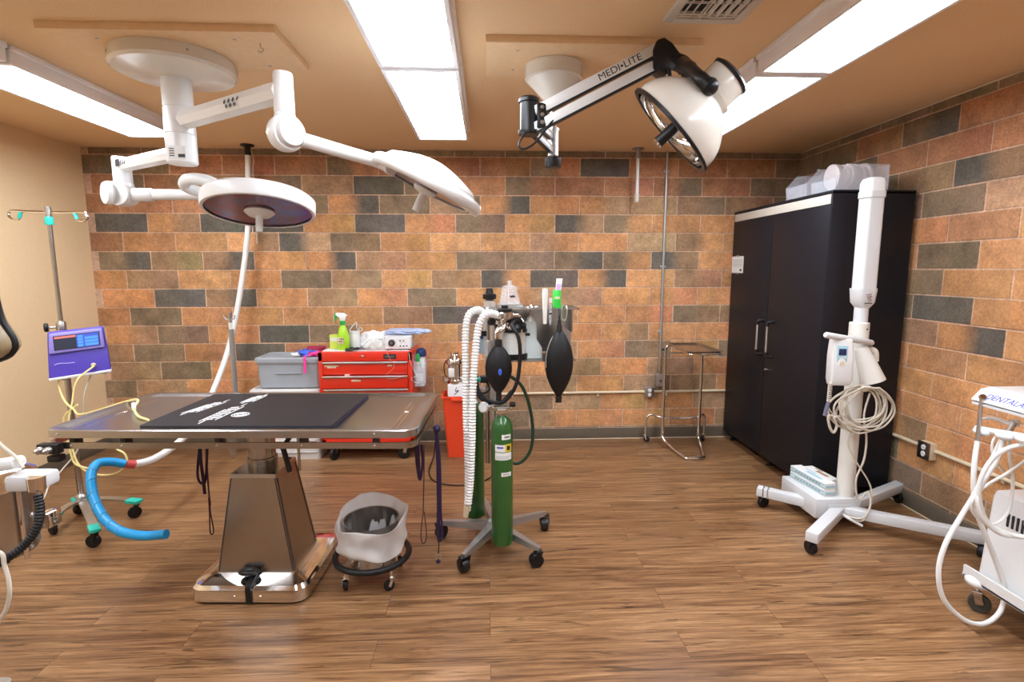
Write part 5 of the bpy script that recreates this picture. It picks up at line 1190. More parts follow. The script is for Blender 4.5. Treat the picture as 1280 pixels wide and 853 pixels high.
MB().lathe([(0, z0+.055), (.0079, z0+.055), (.0079, z0+.062), (0, z0+.062)], (q.x, q.y, 0), seg=16).build('plunger_seal', 'ink', b)
q = V((0.209,2.700,1.301))
b = thing('chrome_dish', 'small chrome ring lying on the machine top tray behind the white tubes', 'ring', (q.x, q.y, zz))
MB().lathe([(.020, zz), (.030, zz), (.032, zz+.006), (.024, zz+.010), (.020, zz+.006), (.020, zz)], (q.x, q.y, 0), seg=26).build('ring', 'chrome', b)
q = V((0.252,2.680,1.303))
b = thing('paper_sheet', 'white paper sheet lying flat on the machine top tray', 'paper', (q.x-.03, q.y, zz))
MB().box((q.x-.055, q.y+.055, zz+.001), (.12, .07, .0016), rz=-.2).build('sheet', 'paper', b)
q = V((0.382,2.620,1.286)); 
b = thing('carabiner', 'pale green metal clip hooked over the right end of the machine tray', 'clip', (q.x, q.y, q.z))
m = MB(); m.tube([q+V((.0, .02, .012)), q+V((-.012, -.01, .016)), q+V((-.018, -.012, -.02)), q+V((-.014, -.012, -.05)), q+V((-.002, -.012, -.058)), q+V((.006, -.012, -.045)), q+V((.010, -.012, -.005)), q+V((.006, -.005, .015))], .0035, 8); m.build('gate_ring', mat('pale_green_metal', (.42, .55, .42), .3, .8), b)
# spare rebreathing bag
c = V((0.351,2.585,1.182)); h = c.z-V((0.354,2.585,0.843)).z
b = thing('rebreathing_bag', 'large black rebreathing bag hung from the right end of the machine tray', 'breathing bag', (c.x, c.y, c.z))
sb = bag(c, 0, .0715, h, None, '', '').build('bladder', 'rubber', b)
MB().lathe([(0, .05), (.008, .05), (.009, .03), (.013, .02), (.015, -.012), (0, -.012)], c, seg=18).build('neck', 'black', b)
MB().tube([c+V((0, 0, .045)), c+V((0, .0, .07)), c+V((.004, .02, .098)), c+V((.0, .03, .100))], .005, 8).build('hanging_strap', 'rubber', b)
MB().lathe([(0, .0), (.016, 0), (.018, -.01), (.015, -.014), (.017, -.03), (0, -.032)], c-V((0, 0, h-.006)), seg=18).build('tail_cap', 'black', b)
pts = []
for i in range(2, 14):
    u = i/24; r = .0715*(math.sin(PI*min(1, u*.97+.03)))**.72*(1-.10*(u-.45)); pts.append(c+V((-r*.94, -.62*r*.34-.001, -h*u)))
MB().tube(pts, .0016, 6, n=2).build('pale_seam', 'cord', sb, label='pale stitched seam on the left edge')
# ================================================================ dental x-ray stand
XX, XY = 2.075, 2.86
t = thing('xray_stand', 'white wheeled dental x-ray stand with tall column in front of the black cabinet', 'x-ray stand', (XX, XY, 0))
MB().box((2.0, 2.98, .115), (.265, .36, .115), bev=.006).build('base_box', 'greywhite', t)
bb = t
for dx in (-.062, -.012): pass
CTR = V((2.03, 2.83, .095))
ends = [((1.695,3.086,0.115), .05), ((1.674,2.516,0.100), .05), ((2.614,3.116,0.115), .05), ((2.56, 2.45, .115), .05)]
for (e, w) in ends:
    e = V((e[0], e[1], .10)); d = (e-CTR); d.z = 0; d.normalize()
    MB().bar(CTR+V((0, 0, .0)), e+d*.02+V((0, 0, .005)), .062, .055, bev=.006).build('leg', 'greywhite', t)
    a = math.atan2(d.y, d.x)
    caster(t, e.x-d.x*.01, e.y-d.y*.01, .036, .03, rz=a+1.0, top=.085, mw='rubber', mf='black', solid=True)
m = MB()
for k in (0, .026):
    e = V(ends[0][0]); d = (e-CTR); d.z = 0; d.normalize(); q = V((e.x, e.y, .105))-d*(.02+k)
    m.bar(q-V((0, 0, .0)), q+d*.005, .066, .060)
m.build('cable_band', 'nickel', t)
p = V((2.019,2.788,0.097))
MB().box((p.x-.02, 2.794, .115), (.13, .004, .05)).build('socket_panel', 'greywhite', t)
for dx in (-.015, .032): MB().box((p.x+dx, 2.791, .108), (.022, .006, .026), bev=.001).build('socket', 'ink', t)
col = MB(); col.lathe([(0, .165), (.047, .165), (.047, 1.03), (0, 1.03)], (XX, XY, 0), seg=30); col.build('column', 'offwhite', t)
xt = V((2.088,2.860,1.017))
zc1 = (2.075,2.860,1.053)[2]; zc2 = (2.069,2.860,1.180)[2]; zc3 = (2.070,2.860,1.265)[2]; zc4 = (2.074,2.860,1.968)[2]; zc5 = (2.065,2.860,1.872)[2]; zc6 = (2.067,2.860,1.358)[2]
ux = .5*(xt.x+XX)
MB().lathe([(0, 1.0), (.048, 1.0), (.047, zc1-.02), (.050, zc1), (.050, zc2), (.046, zc2+.004), (0, zc2+.004)], (XX, XY, 0), seg=30).build('upper_column', 'offwhite', t)
MB().lathe([(0, zc2), (.035, zc2), (.035, zc3+.01), (0, zc3+.01)], (XX+.004, XY, 0), seg=24).build('neck', 'greywhite', t)
MB().lathe([(0, 0), (.005, 0), (.004, .003), (0, .003)], (XX+.01, XY-.05, zc2-.03), (.2, -1, 0), 10).build('screw', 'ink', t)
sh = MB().loft([rrect(.034, .034, .03, zc3, 6, (XX+.006, XY)), rrect(.052, .048, .03, zc3+.03, 6, (XX+.006, XY)), rrect(.058, .052, .03, zc6+.01, 6, (XX+.006, XY)), rrect(.058, .052, .03, zc6+.015, 6, (XX+.006, XY))]).build('arm_boot', 'greywhite', t)
fa = MB().loft([rrect(.049, .046, .022, zc6+.01, 6, (XX+.008, XY)), rrect(.049, .046, .022, zc5, 6, (XX+.008, XY))]).build('folded_arm', 'greywhite', t)
MB().loft([rrect(.054, .050, .024, zc5-.012, 6, (XX+.008, XY)), rrect(.054, .050, .024, zc5+.022, 6, (XX+.008, XY))]).build('arm_band', 'greywhite', t)
MB().loft([rrect(.050, .047, .023, zc5+.02, 6, (XX+.008, XY)), rrect(.050, .047, .023, zc4-.03, 6, (XX+.008, XY)), rrect(.044, .041, .023, zc4-.008, 6, (XX+.010, XY)), rrect(.030, .028, .02, zc4, 6, (XX+.012, XY))]).build('arm_cap', 'white', t)
MB().box((XX+.064, XY, zc5-.07), (.016, .03, .05), bev=.004).build('latch', 'greywhite', t)
e = V((XX+.004, XY-.0535, (zc3+zc6)/2+.012)); m = MB()
for k in range(4): m.bar(e+V((-.020+.006*k, 0, .016-.011*k)), e+V((.010+.006*(k%2), 0, .020-.011*k)), .001, .005, up=(0, -1, 0))
m.build('emblem', mat('dark_red_grey_ink', (.10, .03, .04), .5), sh)
MB().box(e+V((-.002, 0, -.030)), (.042, .001, .005)).build('emblem_print', 'ink', sh)
# tee handle, control box, holster
h0 = V((1.780,2.700,1.134)); h1 = V((2.112,2.800,1.075))
m = MB(); m.lathe([(0, -.004), (.012, -.003), (.0165, .006), (.0165, (h1-h0).length-.006), (.012, (h1-h0).length+.003), (0, (h1-h0).length+.004)], h0, h1-h0, 20); m.build('tee_handle', 'greywhite', t)
b0 = V((1.899,2.730,0.995)); mx = Matrix.Rotation(-.20, 3, 'Z')
zt_ = (1.874,2.720,1.109)[2]; zb_ = (1.873,2.720,0.857)[2]
bx = MB(); bc = V((b0.x, 2.745, (zt_+zb_)/2))
def P4(hx, hy, z, dy=0): return [bc+mx @ V((p.x, p.y+dy, 0))+V((0, 0, z)) for p in rrect(hx, hy, .012, 0, 4)]
H2 = (zt_-zb_)/2
bx.loft([P4(.048, .030, -H2), P4(.054, .040, -H2+.03, -.006), P4(.054, .038, H2*.3), P4(.050, .030, H2-.006, .004), P4(.042, .022, H2, .006)])
cb = bx.build('control_box', 'white', t)
fc = lambda x, z, d: bc+mx @ V((x, -.040-d, 0))+V((0, 0, z))
MB().box(fc(-.006, .028, -.002), (.052, .004, .125), mtx=mx, bev=.0015).build('keypad', 'bluelabel', cb)
MB().box(fc(-.006, .058, .001), (.036, .004, .034), mtx=mx, bev=.001).build('display', mat('dark_blue_lcd', (.015, .02, .09), .2), cb)
m = MB()
for k in range(3): m.lathe([(0, 0), (.004, 0), (.004, .003), (0, .003)], fc(-.020+.014*k, .030, .0), mx @ V((0, -1, 0)), 10)
m.build('key', 'paper', cb)
MB().lathe([(0, 0), (.020, 0), (.019, .003), (0, .003)], fc(-.006, -.002, .0), mx @ V((0, -1, 0)), 22, sx=1, sy=1.3).build('dial_ring', 'paper', cb)
MB().lathe([(0, .0), (.012, 0), (.011, .006), (0, .006)], fc(-.006, -.002, .001), mx @ V((0, -1, 0)), 18).build('exposure_button', 'ivory', cb)
m = MB(); q0 = V((2.071,2.800,1.026)); q1 = V((2.131,2.760,0.845))
m.lathe([(0, 0), (.034, .0), (.040, .02), (.060, .195), (.060, .2), (.052, .2), (.034, .03), (0, .03)], q0+V((-.006, .02, .02)), (q1-q0), 28); m.build('cone_holster', 'offwhite', t)
MB().tube([(XX+.03, XY-.02, zc1-.02), (XX+.075, XY-.03, zc1-.03), (XX+.085, XY-.03, zc1-.085)], .020, 12).build('holster_arm', 'offwhite', t)
# cables
rg = random.Random(5); cc = V((2.034,2.775,0.725))
cbl = thing('cable_coil', 'big loose coil of beige cable hung on the column of the x-ray stand', 'cable', cc)
for k in range(10):
    a0 = rg.uniform(0, 6); R1 = rg.uniform(.105, .150); R2 = rg.uniform(.095, .128); ox = rg.uniform(-.03, .025); pts = []
    for i in range(13):
        a = a0+2*PI*i/12; pts.append(cc+V((ox+R1*math.cos(a)*(1+.12*math.sin(2*a+k)), -.018-.005*k+.012*math.sin(a*2+k), R2*math.sin(a)*(1+.1*math.cos(3*a+k)) + .115-R2)))
    MB().tube(pts, .0052, 8).build('loop', 'cord', cbl)
MB().box(cc+V((.0, -.05, .110)), (.03, .03, .03), bev=.008).build('tie', 'ivory', cbl)
MB().tube([cc+V((-.12, -.03, -.06)), V((1.846,2.720,0.689)), V((1.855,2.720,0.630)), V((1.881,2.720,0.594)), V((1.895,2.720,0.634)), V((1.878,2.720,0.679)), cc+V((-.06, -.03, -.05))], .007, 8).build('tail_loop', 'cord', cbl)
MB().tube([cc+V((.05, -.03, .08)), V((2.066,2.750,0.677)), V((2.092,2.750,0.549)), V((2.089,2.750,0.424)), V((2.061,2.760,0.304)), V((2.085,2.760,0.185)), V((2.122,2.740,0.241)), V((2.127,2.720,0.170)), V((2.088,2.720,0.095)), V((2.006,2.775,0.084))], .0052, 8).build('mains_lead', 'cord', cbl)
MB().tube([cc+V((-.02, -.03, -.10)), V((1.989,2.750,0.519)), V((2.054,2.750,0.402)), V((2.121,2.740,0.297)), V((2.140,2.730,0.212)), V((2.132,2.740,0.122)), V((2.088,2.730,0.071)), V((2.024,2.775,0.094))], .0042, 8).build('mains_lead', 'cord', cbl)
MB().tube([V((2.005,2.783,0.100)), V((2.019,2.740,0.087)), V((2.084,2.710,0.053))], .007, 8).build('plug_lead', 'paper', cbl)
pts = []
a0 = V((1.827,2.700,0.879)); a1 = V((1.826,2.700,0.774))
for i in range(70): pts.append(a0+(a1-a0)*(i/69)+V((.0095*math.cos(i*.9), .0095*math.sin(i*.9), 0)))
cs = MB().tube(pts, .0028, 6, smooth=False).build('spiral_cord', 'cord', cb)
m = MB(); m.tube([a1, V((1.816,2.700,0.730)), V((1.810,2.700,0.695))], .010, 10); m.build('cord_plug', mat('grey_violet_plastic', (.16, .15, .22), .5), cb)
# glove boxes on the base
zb2 = .1735
def gbox(x, y, rz, L, w, h, z, label, main, stripe):
    g = thing('glove_box', label, 'carton', (x, y, z), rz)
    MB().box((0, 0, h/2), (w, L, h), bev=.0015).build('box', main, g, local=True)
    m = MB(); m.box((0, 0, h-.0002), (w-.006, L-.05, .0012)); m.build('lid_panel', 'paper', g, local=True)
    m = MB()
    for zz in (.3, .75): m.box((-w/2-.0004, 0, h*zz), (.0008, L-.006, h*.22))
    m.build('side_stripe', stripe, g, local=True)
    m = MB()
    for k in range(9): m.box((-w/2-.0012, -L*.36+k*L*.085, h*.52), (.0006, L*.055, h*.10))
    m.build('side_print', 'ink', g, local=True)
    m = MB(); m.box((-.004, -.02, h+.0006), (.022, L*.42, .0006)); m.box((.02, .04, h+.0006), (.010, L*.30, .0006)); m.build('top_print', stripe, g, local=True)
    m = MB(); m.box((0, -L/2-.0004, h*.45), (w*.8, .0008, h*.35)); m.build('end_print', stripe, g, local=True)
    return g
gbox(1.955, 2.985, .10, .30, .075, .038, zb2, 'pale blue and white carton lying at the bottom on the x-ray stand base', 'paper', 'bluelabel')
gbox(1.957, 2.99, .10, .30, .073, .036, zb2+.0395, 'pale blue and white carton stacked on top of the other blue one', 'paper', 'bluelabel')
gbox(2.044, 3.045, .10, .23, .065, .060, zb2, 'white carton with brown end print beside the two blue-striped cartons', 'paper', 'brown')

# ================================================================ dental air unit at the right edge
t = thing('dental_unit', 'white wheeled dental air unit with looping hoses at the right edge', 'dental unit', (2.32, 1.8, 0))
q = V((2.124,1.992,0.140))
bx0, by1 = 2.125, 2.08; zb_ = .150; zt_ = .555
m = MB(); m.loft([[V((x, y, z)) for x, y in ((2.125, 2.06), (2.125, 1.55), (2.50, 1.55), (2.50, 2.06))] for z in (zb_, zb_+.01)])
def bodyring(z, ins): return [V((p.x, p.y, z)) for p in rrect(.195-ins, .255-ins, .03, 0, 5, (2.315, 1.815))]
m = MB(); m.loft([bodyring(zb_, 0), bodyring(zt_-.03, .012), bodyring(zt_-.008, .018), bodyring(zt_, .035)]); m.build('housing', 'white', t)
m = MB(); m.box((2.30, 1.80, zb_-.008), (.42, .60, .014), bev=.003); m.bar((2.095, 2.095, zb_+.012), (2.095, 1.50, zb_+.012), .010, .05); m.build('base_plate', 'white', t)
m = MB()
for k in range(9): m.box((2.1285, 1.965-.020*k, zt_-.10), (.006, .008, .055))
m.build('vent_slots', 'ink', t)
m = MB(); m.lathe([(0, 0), (.025, 0), (.025, .012), (.019, .014), (0, .014)], (2.131, 1.872, zt_-.075), (-1, 0, 0), 22); m.build('pressure_dial', 'nickel', t)
for x, y in ((2.115, 2.045), (2.47, 2.03), (2.12, 1.56), (2.47, 1.56)):
    MB().sphere((x, y, .135), (.045, .05, .028)).build('caster_cover', 'white', t)
    caster(t, x, y-.0, .040, .030, rz=2.4, top=.12, mw=mat('grey_olive_rubber', (.045, .045, .036), .45), mf='chrome', solid=True)
MB().cyl((2.45, 1.72, zt_-.02), (2.45, 1.72, .93), .02, seg=16).build('mast', 'white', t)
a = V((2.008,2.030,0.968)); tz = .972
lo = [(1.985, tz-.020), (2.0, tz+.020), (2.06, tz+.028)]
m = MB(); m.prism([(1.992, 2.035, tz-.032), (1.972, 2.035, tz-.022), (2.012, 2.035, tz+.022), (2.05, 2.035, tz+.03), (2.46, 2.035, tz+.03), (2.47, 2.035, tz-.032)], (0, -.60, 0), bev=.004); tp = m.build('instrument_tray', 'white', t)
nx = V((-.74, 0, .67)).normalized(); yv = V((.67, 0, .74)).normalized()
text('lettering', 'DENTALAIRE', .036, V((1.992, 1.988, tz))+nx*.0015, (0, -1, 0), yv, 'inkblue', tp, shear=.3, stretch=.95, ext=.0004)
m = MB(); m.bar((1.985, 2.03, tz-.034), (1.985, 1.45, tz-.034), .018, .010); m.build('tray_edge', 'greywhite', tp)
# handpiece rack
r0 = V((2.021,2.040,0.823)); r1 = V((2.000,1.800,0.860)); 
m = MB(); m.tube([r0, r0+(r1-r0)*.5, r1], .013, 12); rk = m.build('holder_rail', 'white', t)
m = MB(); m.tube([r1+V((0, -.1, 0)), r1, V((2.2, 1.75, .93))], .012, 10); m.build('holder_arm', 'white', t)
for f in (.12, .55, .9):
    q = r0+(r1-r0)*f; MB().sphere(q+V((-.012, -.01, -.006)), (.026, .034, .017)).build('holder_cup', 'white', t)
h0 = V((1.976,1.990,0.965)); h1 = V((1.976,1.985,0.787))
MB().cyl(h0, h1, .0065, .0080, 14).build('handpiece', 'satin', t)
MB().cyl(h0+V((0, 0, .004)), h0+V((-.004, -.012, .010)), .011, .010, 14).build('handpiece_head', 'chrome', t)
g0 = V((2.052,1.920,0.885)); g1 = V((2.037,1.930,0.827))
MB().cyl(g0, g1, .010, .012, 14).build('handpiece', 'satin', t)
MB().tube([V((2.013,2.020,0.869)), V((2.040,2.000,0.878)), V((2.073,1.970,0.866)), V((2.079,1.950,0.862))], .006, 8).build('syringe_arm', 'white', t)
MB().lathe([(0, 0), (.014, 0), (.014, .03), (0, .03)], (2.065,1.950,0.873), (.4, -.5, .1), 14).build('syringe_head', 'white', t)
# hoses
W_ = lambda *pts: [V(p) for p in pts]
MB().tube(W_(h1, (1.959,1.970,0.698), (1.958,1.960,0.601), (1.984,1.960,0.498), (2.024,1.950,0.398), (2.077,1.940,0.280), (2.112,1.930,0.169), (2.096,1.920,0.080), (2.023,1.910,0.036), (1.935,1.910,0.057), (1.849,1.920,0.142), (1.822,1.930,0.259), (1.848,1.940,0.374), (1.911,1.950,0.487), (1.950,1.950,0.565), (1.988,1.940,0.692), (2.027,1.930,0.827)), .0095, 12, n=7).build('air_hose', 'hose', t)
MB().tube(W_((2.020,1.920,0.830), (1.979,1.900,0.741), (1.922,1.890,0.648), (1.900,1.880,0.587), (1.926,1.870,0.509), (1.995,1.860,0.453), (2.082,1.840,0.448), (2.18, 1.66, .50)), .0085, 12, n=7).build('air_hose', 'hose', t)
MB().tube(W_((2.003,1.800,0.839), (1.961,1.840,0.810), (1.928,1.870,0.753), (1.903,1.880,0.669), (1.907,1.880,0.587), (1.958,1.880,0.487), (2.028,1.860,0.452), (2.088,1.830,0.447)), .0085, 12, n=7).build('air_hose', 'hose', t)
MB().tube(W_((2.017,1.900,0.853), (2.029,1.900,0.756), (2.055,1.900,0.657), (2.057,1.900,0.542), (2.024,1.900,0.485), (1.966,1.900,0.477), (1.917,1.910,0.523), (1.911,1.910,0.574), (1.957,1.910,0.629), (2.027,1.890,0.695), (2.065,1.850,0.773)), .0058, 10, n=7).build('thin_hose', 'hose', t)
MB().tube(W_((2.050,1.950,0.837), (2.010,1.950,0.811), (2.007,1.950,0.755), (2.049,1.950,0.687), (2.091,1.940,0.647)), .0045, 10, n=7).build('thin_hose', 'hose', t)
# ================================================================ infusion stand with purple monitor
IX, IY = -2.49, 3.20
t = thing('iv_stand', 'chrome infusion pole with two hooks and teal trimmed wheeled base', 'infusion stand', (IX, IY, 0))
MB().cyl((IX, IY, .10), (IX, IY, 1.17), .0165, seg=18).build('lower_tube', 'steel', t)
MB().cyl((IX, IY, 1.13), (IX, IY, 1.82), .0115, seg=16).build('upper_tube', 'steel', t)
m = MB().lathe([(0, 1.12), (.022, 1.12), (.024, 1.13), (.024, 1.175), (.018, 1.185), (0, 1.185)], (IX, IY, 0), seg=20).build('height_collar', 'nickel', t)
MB().cyl((IX-.02, IY-.01, 1.15), (IX-.055, IY-.03, 1.15), .006, seg=10).build('knob_stem', 'nickel', m)
MB().lathe([(0, 0), (.022, 0), (.026, .006), (.026, .016), (.020, .022), (0, .022)], (IX-.05, IY-.028, 1.15), (-.8, -.6, 0), 20).build('collar_knob', 'black', m)
MB().lathe([(0, 1.735), (.020, 1.735), (.021, 1.74), (.021, 1.775), (.019, 1.78), (0, 1.78)], (IX, IY, 0), seg=18).build('teal_collar', 'teal', t)
MB().lathe([(0, 1.78), (.016, 1.78), (.016, 1.835), (0, 1.837)], (IX, IY, 0), seg=18).build('cap', 'nickel', t)
def hook(s, d):
    d = V(d).normalized(); o = V((IX, IY, 1.806)); pts = [o, o+d*.10, o+d*.19+V((0, 0, .003)), o+d*.215+V((0, 0, -.008)), o+d*.218+V((0, 0, -.03)), o+d*.195+V((0, 0, -.045)), o+d*.165+V((0, 0, -.040)), o+d*.158+V((0, 0, -.02))]
    h = MB().tube(pts, .0075, 8).build('hook', 'chrome', t)
    MB().tube([o+d*.150+V((0, 0, -.004)), o+d*.156+V((0, 0, -.022)), o+d*.162+V((0, 0, -.036))], .0095, 8).build('hook_sleeve', 'teal', h)
hook(-1, (-1, .0, .02)); hook(1, (1, -.05, -.02))
CTR = V((IX, IY, .085))
for e in ((-2.116,2.784,0.110), (-2.122,3.133,0.110), (-2.509,3.186,0.110), (-2.451,2.933,0.080)):
    e = V((e[0], e[1], 0)); d = e-V((IX, IY, 0)); L = d.length; d.normalize()
    P = [CTR, CTR+d*L*.35+V((0, 0, .018)), CTR+d*L*.7+V((0, 0, .022)), V((e.x, e.y, .100))]
    MB().ribbon(P, .042, .014, (-d.y, d.x, 0)).build('leg', 'satin', t)
    MB().bar(V((e.x, e.y, .103))-d*.055, V((e.x, e.y, .099))+d*.025, .052, .022, bev=.005).build('leg_cap', 'teal', t)
    caster(t, e.x, e.y, .036, .026, rz=math.atan2(d.y, d.x)+.9, top=.095, mw='rubber', mf='black')
MB().lathe([(0, .07), (.035, .07), (.04, .08), (.035, .115), (.02, .13), (0, .13)], (IX, IY, 0), seg=22).build('hub', 'nickel', t)
# monitor
mc = V((-2.357,3.130,1.013)); tl = Matrix.Rotation(.60, 3, 'Z'); 
t = thing('fluid_pump', 'purple monitor unit with a lit blue touch screen clamped on the infusion pole', 'monitor', (mc.x, mc.y+.04, mc.z))
hw, hh = .134, .128
def PP(x, y, z): return mc+tl @ V((x, y, z+x*.075))
def PS(x, y, z): return PP(x*.88, y, z*.94)
body = MB(); body.loft([[PP(-hw*1.04, -.035, -hh), PP(hw*1.06, -.035, -hh), PP(hw*1.06, .075, -hh), PP(-hw*1.04, .075, -hh)], [PP(-hw, .0, hh*.10), PP(hw, .0, hh*.10), PP(hw, .075, hh*.10), PP(-hw, .075, hh*.10)], [PP(-hw*.95, .012, hh), PP(hw*.93, .012, hh), PP(hw*.93, .075, hh), PP(-hw*.95, .075, hh)]])
bmesh.ops.bevel(body.bm, geom=body.bm.edges[:], offset=.008, segments=3, affect='EDGES', profile=.5)
bd = body.build('housing', 'purple', t)
Lp = MB(); Lp.prism([PP(-hw*1.04, -.040, -hh-.012), PP(hw*1.07, -.040, -hh-.012), PP(hw*1.07, .078, -hh-.012), PP(-hw*1.04, .078, -hh-.012)], (0, 0, .016), bev=.004); Lp.build('white_foot_rim', 'paper', t)
def quad(x0, x1, z0, z1, d, th, name, m, par):
    q = MB(); f = lambda z: .0-(.0 if z > 0 else 0)
    y = lambda z: .0 + .012*(z-hh*.1)/(hh*.9) - d
    q.loft([[PS(x0, y(z0), z0), PS(x1, y(z0), z0), PS(x1, y(z1), z1), PS(x0, y(z1), z1)], [PS(x0, y(z0)-th, z0), PS(x1, y(z0)-th, z0), PS(x1, y(z1)-th, z1), PS(x0, y(z1)-th, z1)]]); return q.build(name, m, par)
bz = MB(); ya = lambda z: .012*(z-hh*.1)/(hh*.9)
bz.loft([[PS(x, ya(z)+.004, z) for x, z in ((-.145, .008), (.140, .008), (.134, .128), (-.138, .128))], [PS(x, ya(z)-.020, z) for x, z in ((-.145, .008), (.140, .008), (.134, .128), (-.138, .128))]])
bmesh.ops.bevel(bz.bm, geom=bz.bm.edges[:], offset=.007, segments=3, affect='EDGES', profile=.5)
bzo = bz.build('bezel', 'lavender', t)
quad(-.118, .118, .026, .112, .0195, .002, 'screen_border', 'ink', bzo)
quad(-.112, -.005, .030, .094, .0210, .002, 'screen_dark_half', 'screen_dark', bzo)
quad(-.112, -.005, .095, .107, .0210, .002, 'screen_title', 'screen_red', bzo)
quad(-.003, .112, .030, .107, .0210, .002, 'screen_blue_half', 'screen', bzo)
for i in range(4):
    quad(.004, .030, .034+.018*i, .048+.018*i, .0225, .002, 'screen_key', 'screen_btn', bzo)
    if i < 3: quad(.040, .108, .034+.020*i, .049+.020*i, .0225, .002, 'screen_key', 'screen_btn', bzo)
m = MB(); m.tube([PP(-.11, -.0185, -.055), PP(-.09, -.019, -.050), PP(-.05, -.0185, -.055), PP(-.02, -.0185, -.055)], .0020, 6); m.build('script_lettering', mat('lilac_print', (.45, .42, .75), .5), bd)
MB().lathe([(0, 0), (.012, 0), (.012, .01), (.006, .02), (0, .02)], PP(.065, -.024, -.085), (0, -1, .1), 14).build('tube_port', 'ivory', bd)
m = MB(); m.box((IX, IY-.005, mc.z+.02), (.06, .05, .07), bev=.006); m.build('pole_clamp', 'black', t)
for s in (-.09, .1): MB().box(PP(s, .02, -hh-.017), (.05, .03, .008), bev=.002).build('rubber_foot', 'rubber', t)
p0 = PP(.065, -.042, -.088)
tb = thing('drip_tube', 'coiled pale yellow tubing running from the purple monitor onto the steel table', 'tubing', p0)
MB().tube([p0, V((-2.323,3.050,0.860)), V((-2.341,3.020,0.734)), V((-2.337,2.980,0.653)), V((-2.332,2.970,0.550)), V((-2.315,2.970,0.424)), V((-2.267,2.960,0.366)), V((-2.180,2.950,0.340)), V((-2.092,2.950,0.348)), V((-2.037,2.960,0.399)), V((-2.047,2.970,0.452)), V((-2.095,2.980,0.477))], .0052, 8, n=7).build('tube', 'yellow', tb)
MB().tube([PP(-.09, .0, -hh-.01), V((-2.450,3.080,0.837)), V((-2.366,3.000,0.762)), V((-2.282,2.950,0.720)), V((-2.196,2.900,0.705)), (-1.735, 2.62, .850), (-1.66, 2.50, .838), (-1.58, 2.40, .828), (-1.50, 2.345, .8225)], .0052, 8, n=7).build('tube', 'yellow', tb)
MB().tube([V((-2.265,2.960,0.744)), V((-2.307,2.960,0.713)), V((-2.345,2.960,0.672)), V((-2.346,2.960,0.590)), V((-2.333,2.960,0.475)), V((-2.314,2.960,0.404)), V((-2.248,2.960,0.375))], .0050, 8, n=7).build('tube', 'yellow', tb)
MB().cyl((-1.70, 2.56, .843), (-1.65, 2.485, .836), .0085, seg=10).build('connector', 'paper', tb)
c = MB().tube([PP(.06, .07, -.12), V((-2.339,3.120,0.780)), V((-2.348,3.100,0.642)), V((-2.357,3.050,0.467)), V((-2.410,3.000,0.368)), V((-2.416,2.900,0.314)), V((-2.385,2.800,0.253)), (-2.45, 2.6, .01), (-2.75, 2.5, .008)], .0042, 8, n=7).build('power_cord', 'cord'); recentre(c, (-2.45, 2.6, .01)); tag(c, 'pale thin cord trailing from the purple monitor towards the floor on the left', 'cord')

# ================================================================ chrome anaesthesia cart cut off by the left edge
LY = 1.52
t = thing('anesthesia_cart', 'chrome anesthesia cart with a black hose, cut off by the left edge', 'anesthesia machine', (-1.52, LY, 0))
lx = -1.50
MB().loft([rrect(.24, .20, .03, .0785, 4, (lx-.36, LY)), rrect(.24, .20, .03, .10, 4, (lx-.36, LY))]).build('base_plate', 'alu', t)
for sx in (-1, 1):
    for sy in (-1, 1): caster(t, lx-.36+sx*.20, LY+sy*.16, .034, .026, rz=.6*sx, top=.085, mf='black')
MB().cyl((lx-.32, LY+.06, .09), (lx-.32, LY+.06, 1.30), .022, seg=18).build('pole', 'satin', t)
z1 = (-1.360,1.520,0.863)[2]; z0 = (-1.384,1.520,0.663)[2]
ab = MB().lathe([(0, z0), (.100, z0), (.104, z0+.01), (.104, z1-.005), (.10, z1), (0, z1)], (lx+.055, LY, 0), seg=36).build('absorber', 'steel', t)
m = MB(); cv = []
for i in range(11):
    a = math.radians(-175+i*8.5); cv.append((lx+.055+.1055*math.cos(a), LY+.1055*math.sin(a)))
m.prism([(x, y, z0+.02) for x, y in cv]+[(lx+.055+.099*(x-lx-.055)/.1055, LY+.099*(y-LY)/.1055, z0+.02) for x, y in cv[::-1]], (0, 0, z1-z0-.05)); m.build('granule_window', 'soda', ab)
MB().bar((lx-.32, LY+.05, z0+.02), (lx+.02, LY, z0+.02), .05, .03).build('support_arm', 'alu', t)
for a in (-.2, -1.4): MB().cyl((lx+.055+.111*math.cos(a), LY+.111*math.sin(a), z0-.01), (lx+.055+.111*math.cos(a), LY+.111*math.sin(a), z1+.02), .007, seg=10).build('tie_rod', 'chrome', t)
m = MB(); m.lathe([(0, z1), (.116, z1), (.118, z1+.008), (.118, z1+.03), (.09, z1+.045), (.05, z1+.055), (0, z1+.058)], (lx+.05, LY, 0), seg=36); m.build('absorber_lid', 'chrome', t)
q = V((-1.266,1.460,0.905)); m = MB(); m.box(q, (.085, .07, .045), bev=.010); m.box(q+V((.045, -.01, .008)), (.05, .055, .04), bev=.010); m.build('valve_block', 'greywhite', t)
q = V((-1.303,1.450,0.949)); m = MB(); m.bar(q+V((-.12, 0, -.012)), q+V((.025, 0, .012)), .05, .030, bev=.010); m.build('lever_arm', 'paper', t)
q = V((-1.216,1.420,0.905)); MB().cyl(q+V((0, 0, -.012)), q+V((0, 0, .025)), .020, .022, 18).build('hose_port', 'chrome', t)
q = V((-1.343,1.600,0.727)); m = MB(); m.box(q, (.036, .05, .048), bev=.006); m.bar(q+V((-.10, -.02, -.005)), q+V((-.01, 0, 0)), .012, .014); m.build('relief_valve', 'chrome', t)
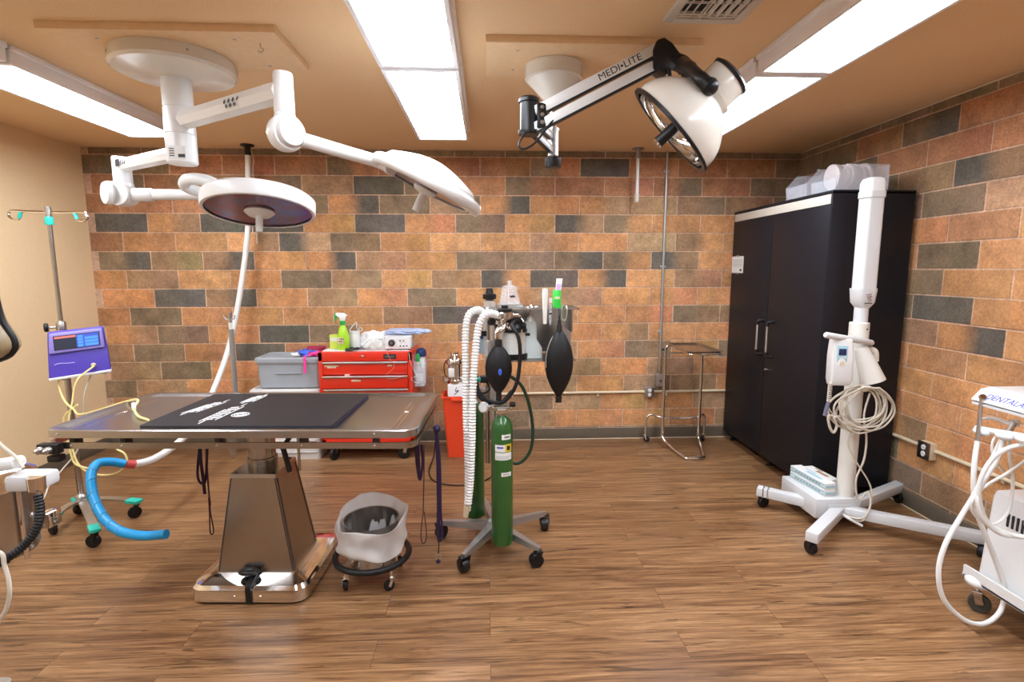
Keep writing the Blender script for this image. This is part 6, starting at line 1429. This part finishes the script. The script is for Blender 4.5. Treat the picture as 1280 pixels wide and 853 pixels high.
MB().corr([V((-1.200,1.400,0.889)), V((-1.191,1.390,0.844)), V((-1.198,1.380,0.800)), V((-1.225,1.370,0.761)), V((-1.256,1.360,0.736)), V((-1.312,1.360,0.720)), V((-1.62, 1.42, .75))], .0105, .001, .008).build('black_hose', 'rubber', t)
MB().tube([V((-1.342,1.450,1.036)), V((-1.306,1.440,1.005)), V((-1.278,1.440,0.977)), V((-1.254,1.430,0.951))], .0045, 8).build('thin_lead', 'cord', t)
MB().tube([V((-1.50, 1.42, .70)), V((-1.281,1.350,0.756)), V((-1.253,1.340,0.721)), V((-1.239,1.330,0.667)), V((-1.251,1.330,0.616)), V((-1.274,1.330,0.580)), V((-1.327,1.340,0.543)), V((-1.60, 1.42, .5)), V((-1.67, 1.5, .62))], .0052, 8).build('looped_lead', 'cord', t)
m = MB(); m.tube([(lx-.32, LY+.06, 1.27), (lx-.15, LY-.02, 1.31), (lx-.07, LY-.10, 1.31), (lx-.055, LY-.115, 1.29)], .009, 10); m.build('hook_arm', 'satin', t)
# black-rimmed mask hanging from the cart
q = V((-1.244,1.390,1.355))
t = thing('anesthesia_mask', 'black rubber rimmed clear mask painted with the tan behind it, at the left edge', 'mask', (q.x, q.y, q.z))
zt_ = (-1.211,1.390,1.495)[2]; zb_ = (-1.242,1.390,1.249)[2]; xr_ = (-1.194,1.390,1.304)[0]; x0_ = xr_-.105
prof = []
for i in range(21):
    u = i/20; r = .03+.022*u+.022*math.exp(-((u-.80)/.16)**2); r *= 1 if u < .85 else math.sqrt(max(0, 1-((u-.85)/.15)**2)); prof.append((r, zt_+(zb_-zt_)*u))
c_ = (xr_-.072, LY-.13, 0)
MB().lathe([(0, zt_)]+prof[:-1]+[(0, zb_)], c_, seg=36, sy=.75, xd=(1, 0, 0)).build('shell', 'seethrough_tan', t)
rim = [V((c_[0]+r*1.0, c_[1]-.004, z)) for r, z in prof]+[V((c_[0]-r, c_[1]-.004, z)) for r, z in prof[::-1][1:]]
MB().tube(rim, .0075, 10, n=2).build('rubber_rim', 'rubber', t)
MB().tube([(c_[0], c_[1], zt_-.01), (c_[0]-.01, c_[1], zt_+.03), (lx-.055, LY-.115, 1.29)], .012, 10).build('neck', 'rubber', t)
# door casing at the near left
struct(MB().box((-2.13, 1.70, H/2), (.16, .60, H)).build('trim_5', 'tan')) if False else None
